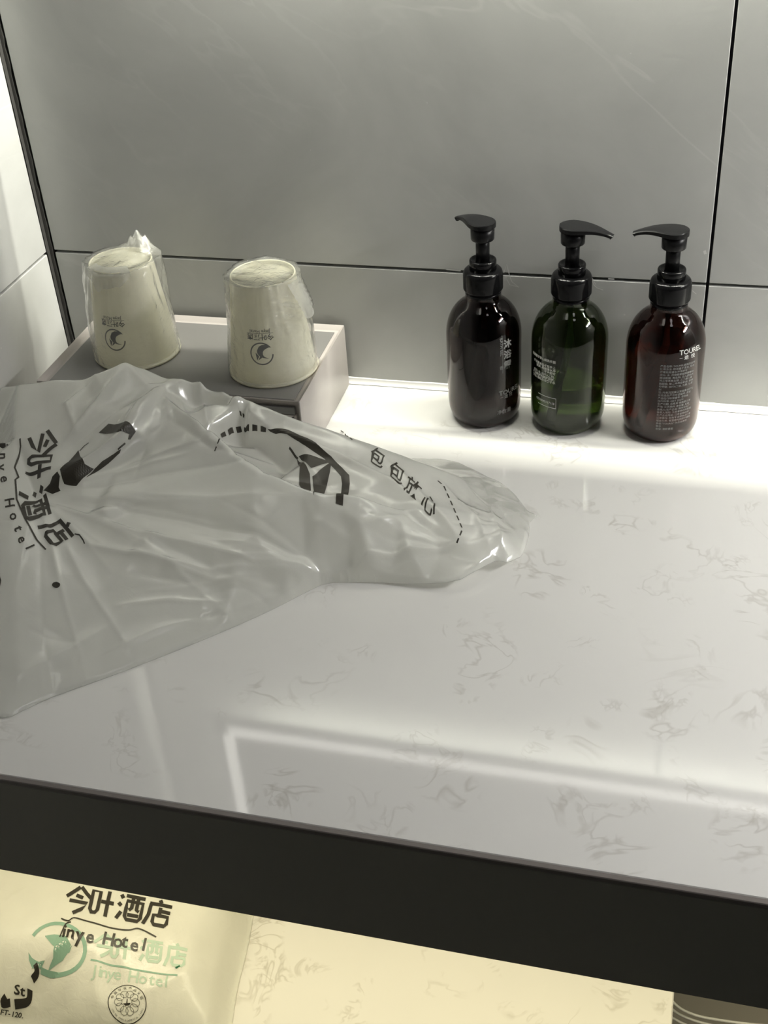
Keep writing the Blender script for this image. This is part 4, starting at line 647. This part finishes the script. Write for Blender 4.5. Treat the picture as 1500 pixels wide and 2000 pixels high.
PACK_GREEN_POLYS = [[[0.1449,-0.4675], [0.1524,-0.4654], [0.1621,-0.4654], [0.1689,-0.4707], [0.1679,-0.4752], [0.1649,-0.4804], [0.1545,-0.4885], [0.1579,-0.4814], [0.1576,-0.4757]], [[0.1354,-0.4798], [0.1394,-0.4826], [0.1475,-0.4854], [0.1521,-0.4843], [0.1494,-0.4885], [0.1424,-0.4892], [0.1376,-0.4845]], [[0.167,-0.4755], [0.1698,-0.4703], [0.1689,-0.4748], [0.1673,-0.4761]]]
PACK_SEAL = ('seal',[0.2237,-0.496], [0.03,0.0048], [-0.0064,0.0217])
PACK_DOT = [[0.2531,-0.4665], [0.2555,-0.4642], [0.2564,-0.4649], [0.2542,-0.468]]

BAG = soft_grid(dict(outline=catmull(BAG_OUTLINE, 2), ctrl=BAG_CTRL, creases=BAG_CREASES, steps=BAG_STEPS, crumple=BAG_CRUMPLE, lift=BAG_LIFT, fall=.0016, z0=.0009, ripple=.0004, soft=.0018), .0013)
PACK = soft_grid(dict(outline=catmull(PACK_OUTLINE, 4), ctrl=PACK_CTRL, creases=PACK_CREASES, steps=[], crumple=[(.2, -.50, .04, .003, 120), (.27, -.46, .03, .002, 150)], lift=[], fall=.016, z0=-.2988, ripple=.0012, soft=.010), .002)
def soft_sheet(name, D, mat, parent, floor_z, thin=()):
    """upper and lower film joined along the outline; the attribute 'thin' says where only one layer of film lies"""
    X, Y, d, bx_, by_, Zg = (D[k] for k in ('X', 'Y', 'd', 'bx', 'by', 'Z')); ins = d > 0; nx, ny = X.shape
    use = np.zeros((nx, ny), bool); cells = []
    for i in range(nx - 1):
        row = ins[i, :-1] | ins[i + 1, :-1] | ins[i, 1:] | ins[i + 1, 1:]
        for j in np.nonzero(row)[0]: cells.append((i, j)); use[i, j] = use[i + 1, j] = use[i, j + 1] = use[i + 1, j + 1] = True
    X2 = np.where(ins, X, bx_); Y2 = np.where(ins, Y, by_); Z2 = np.where(ins, Zg, D['z0'] + D['lift_f'])
    idx = -np.ones((nx, ny), int); idx[use] = np.arange(use.sum())
    n = int(use.sum()); U = np.c_[X2[use], Y2[use], Z2[use]]; B = np.c_[X2[use], Y2[use], floor_z + D['lift_f'][use]]
    F = [tuple(int(k) for k in (idx[i, j], idx[i + 1, j], idx[i + 1, j + 1], idx[i, j + 1])) for i, j in cells]
    cnt = set(e for f in F for e in zip(f, f[1:] + f[:1]))
    side = [(b, a, a + n, b + n) for (a, b) in cnt if (b, a) not in cnt]
    m = bpy.data.meshes.new(name); m.from_pydata(np.r_[U, B].tolist(), [], F + [tuple(k + n for k in reversed(f)) for f in F] + side); m.update()
    m.polygons.foreach_set('use_smooth', [True] * len(m.polygons)); m.materials.append(mat)
    at = m.attributes.new('thin', 'FLOAT', 'POINT'); th = np.zeros(2 * n)
    for cx, cy, rad, amp in thin: e = amp * np.exp(-((U[:, 0] - cx) ** 2 + (U[:, 1] - cy) ** 2) / rad ** 2); th[:n] += e; th[n:] += e
    at.data.foreach_set('value', np.clip(th, 0, 1).astype(np.float32))
    o = bpy.data.objects.new(name, m); return link(o, parent)
LOGO = {'今': [[(.0, .55), (.26, .80), (.46, 1.0)], [(.50, 1.02), (.74, .80), (1, .60)], [(.36, .66), (.64, .60)], [(.14, .42), (.84, .42), (.66, .16), (.36, -.05)]],
        '叶': [[(.12, .55), (.12, .2), (.2, .08), (.34, .08), (.42, .2), (.42, .92), (.12, .92), (.12, .5)], [(.5, .55), (1, .55)], [(.76, 1), (.76, 0)]],
        '酒': [[(.05, .95), (.15, .82)], [(.0, .62), (.12, .52)], [(.02, .0), (.16, .3)], [(.25, .95), (1, .95)], [(.33, .5), (.33, .15), (.42, .03), (.86, .03), (.95, .15), (.95, .75), (.33, .75), (.33, .45)], [(.54, .95), (.54, .5), (.45, .4)], [(.74, .95), (.74, .45), (.85, .4)], [(.42, .22), (.86, .22)]],
        '店': [[(.5, 1.05), (.58, .92)], [(.12, .86), (1, .86)], [(.18, .86), (.16, .4), (.02, 0)], [(.58, .75), (.58, .42)], [(.58, .6), (.98, .6)], [(.5, .42), (.92, .42), (.92, .15), (.84, .05), (.44, .05), (.36, .15), (.36, .42), (.55, .42)]]}
def text_list(items, off=.022, lw=.145):
    out = []
    for ch, c, r, u in items:
        V, F = merge2d([stroke2d(p, lw) for p in LOGO[ch]]) if ch in LOGO else glyph(ch, off if ord(ch) < 256 else .012); xs = [v[0] for v in V]; xm = (min(xs) + max(xs)) / 2
        out.append(([(c[0] + r[0] * (x - xm) / .95 + u[0] * (y - .38) / .95, c[1] + r[1] * (x - xm) / .95 + u[1] * (y - .38) / .95) for x, y in V], F))
    return out
def polys2d(ps): return merge2d([(p, [tuple(range(len(p)))]) for p in ps])
bag = empty('plastic_bag', (.25, -.28, 0), 'crumpled milky plastic bag with dark brown print lying on the counter', 'bag')
def at_world(o, parent): o.location = -parent.location; return o
at_world(soft_sheet('film', BAG, M['bag'], bag, .0005, ((.462, -.20, .04, 1), (.43, -.15, .03, .8), (.38, -.15, .03, .5), (.31, -.21, .03, .5))), bag)
on_bag = lambda X, Y: soft_sample(BAG, X, Y, .0005)
for nm, vfs in (('printed_emblem', [polys2d([p]) for p in BAG_POLYS]), ('printed_dash', [stroke2d(p, w) for p, w in BAG_STROKES]), ('printed_character', text_list(BAG_TEXT))):
    for vf in vfs: at_world(lay(nm, vf, on_bag, M['bagink'], bag, .0013), bag)
pk = empty('wrapped_pack', (.15, -.40, -.3), 'plastic wrapped white pack with black and green print on the lit shelf', 'pack')
at_world(soft_sheet('film', PACK, M['pack'], pk, -.2995), pk)
on_pk = lambda X, Y: soft_sample(PACK, X, Y, .0006); on_pk0 = lambda X, Y: soft_sample(PACK, X, Y, .0004)
for vf in text_list(PACK_TEXT, .022): at_world(lay('printed_character', vf, on_pk, M['bagink'], pk, .002), pk)
for p, w in PACK_STROKES: at_world(lay('printed_line', stroke2d(catmull(p, 6, False), w), on_pk, M['bagink'], pk, .002), pk)
for vf in text_list(PACK_GREEN_TEXT, .01): at_world(lay('green_character', vf, on_pk0, M['green_faint'], pk, .002), pk)
for vf in [stroke2d(p, w) for p, w in PACK_GREEN_STROKES] + [polys2d([p]) for p in PACK_GREEN_POLYS]: at_world(lay('green_emblem', vf, on_pk0, M['green'], pk, .002), pk)
at_world(lay('green_dot', polys2d([PACK_DOT]), on_pk, M['green_dark'], pk), pk)
# round seal: double ring, a wreath of linked circles, a small figure and lettering around it
_, c, r, u = PACK_SEAL
sl = [stroke2d(circle_pts(0, 0, .49, 48), .022)]
for k in range(10): a = 2 * math.pi * k / 10; sl.append(stroke2d(circle_pts(.225 * math.cos(a), .225 * math.sin(a), .10, 18), .011))
sl += [polys2d([[(-.10, -.04), (.10, -.02), (.06, -.08), (-.04, -.10)], [(-.015, -.03), (.015, -.03), (.02, .09), (-.005, .09)]])]
for k, ch in enumerate('中国环保产品认证'): a = math.radians(160 - 20 * k); sl.append(affine2d(glyph(ch, .01, .085), ((math.sin(a), math.cos(a)), (-math.cos(a), math.sin(a))), (.37 * math.cos(a) - .04 * math.sin(a), .37 * math.sin(a) + .04 * math.cos(a))))
for k, ch in enumerate('CHINA ENVIRONMENTAL LABEL'):
    if ch != ' ': a = math.radians(205 + 5.6 * k); sl.append(affine2d(glyph(ch, .0, .055), ((-math.sin(a), -math.cos(a)), (math.cos(a), -math.sin(a))), (.44 * math.cos(a), .44 * math.sin(a))))
sl = merge2d(sl); sl = ([(c[0] + r[0] * x + u[0] * y, c[1] + r[1] * x + u[1] * y) for x, y in sl[0]], sl[1])
at_world(lay('printed_seal', sl, on_pk, M['bagink'], pk, .002), pk)['kind'] = 'stuff'

# ---------------------------------------------------------------- white cables hanging beyond the shelf end
for k, (pts, lb) in enumerate([([(0.6245, -0.3023, -0.42), (0.6352, -0.3127, -0.42), (0.6463, -0.3173, -0.42), (0.6624, -0.3188, -0.42), (0.6952, -0.3172, -0.42), (0.7282, -0.3131, -0.42)], 'topmost white cable crossing the dark gap past the shelf end'), ([(0.6254, -0.3058, -0.43), (0.6356, -0.3127, -0.43), (0.6458, -0.316, -0.43), (0.6611, -0.3182, -0.43), (0.6912, -0.3187, -0.43)], 'middle white cable crossing the dark gap past the shelf end'), ([(0.6264, -0.3093, -0.44), (0.635, -0.313, -0.44), (0.6427, -0.3159, -0.44), (0.6621, -0.3206, -0.44)], 'lowest white cable at the frame corner past the shelf end')]
                              ):
    tag(tube('cable', [tuple(q) for q in catmull(pts, 6, False)], .0012, M['cable'], None, 8), lb, 'cable', 'white cables beyond the shelf end')
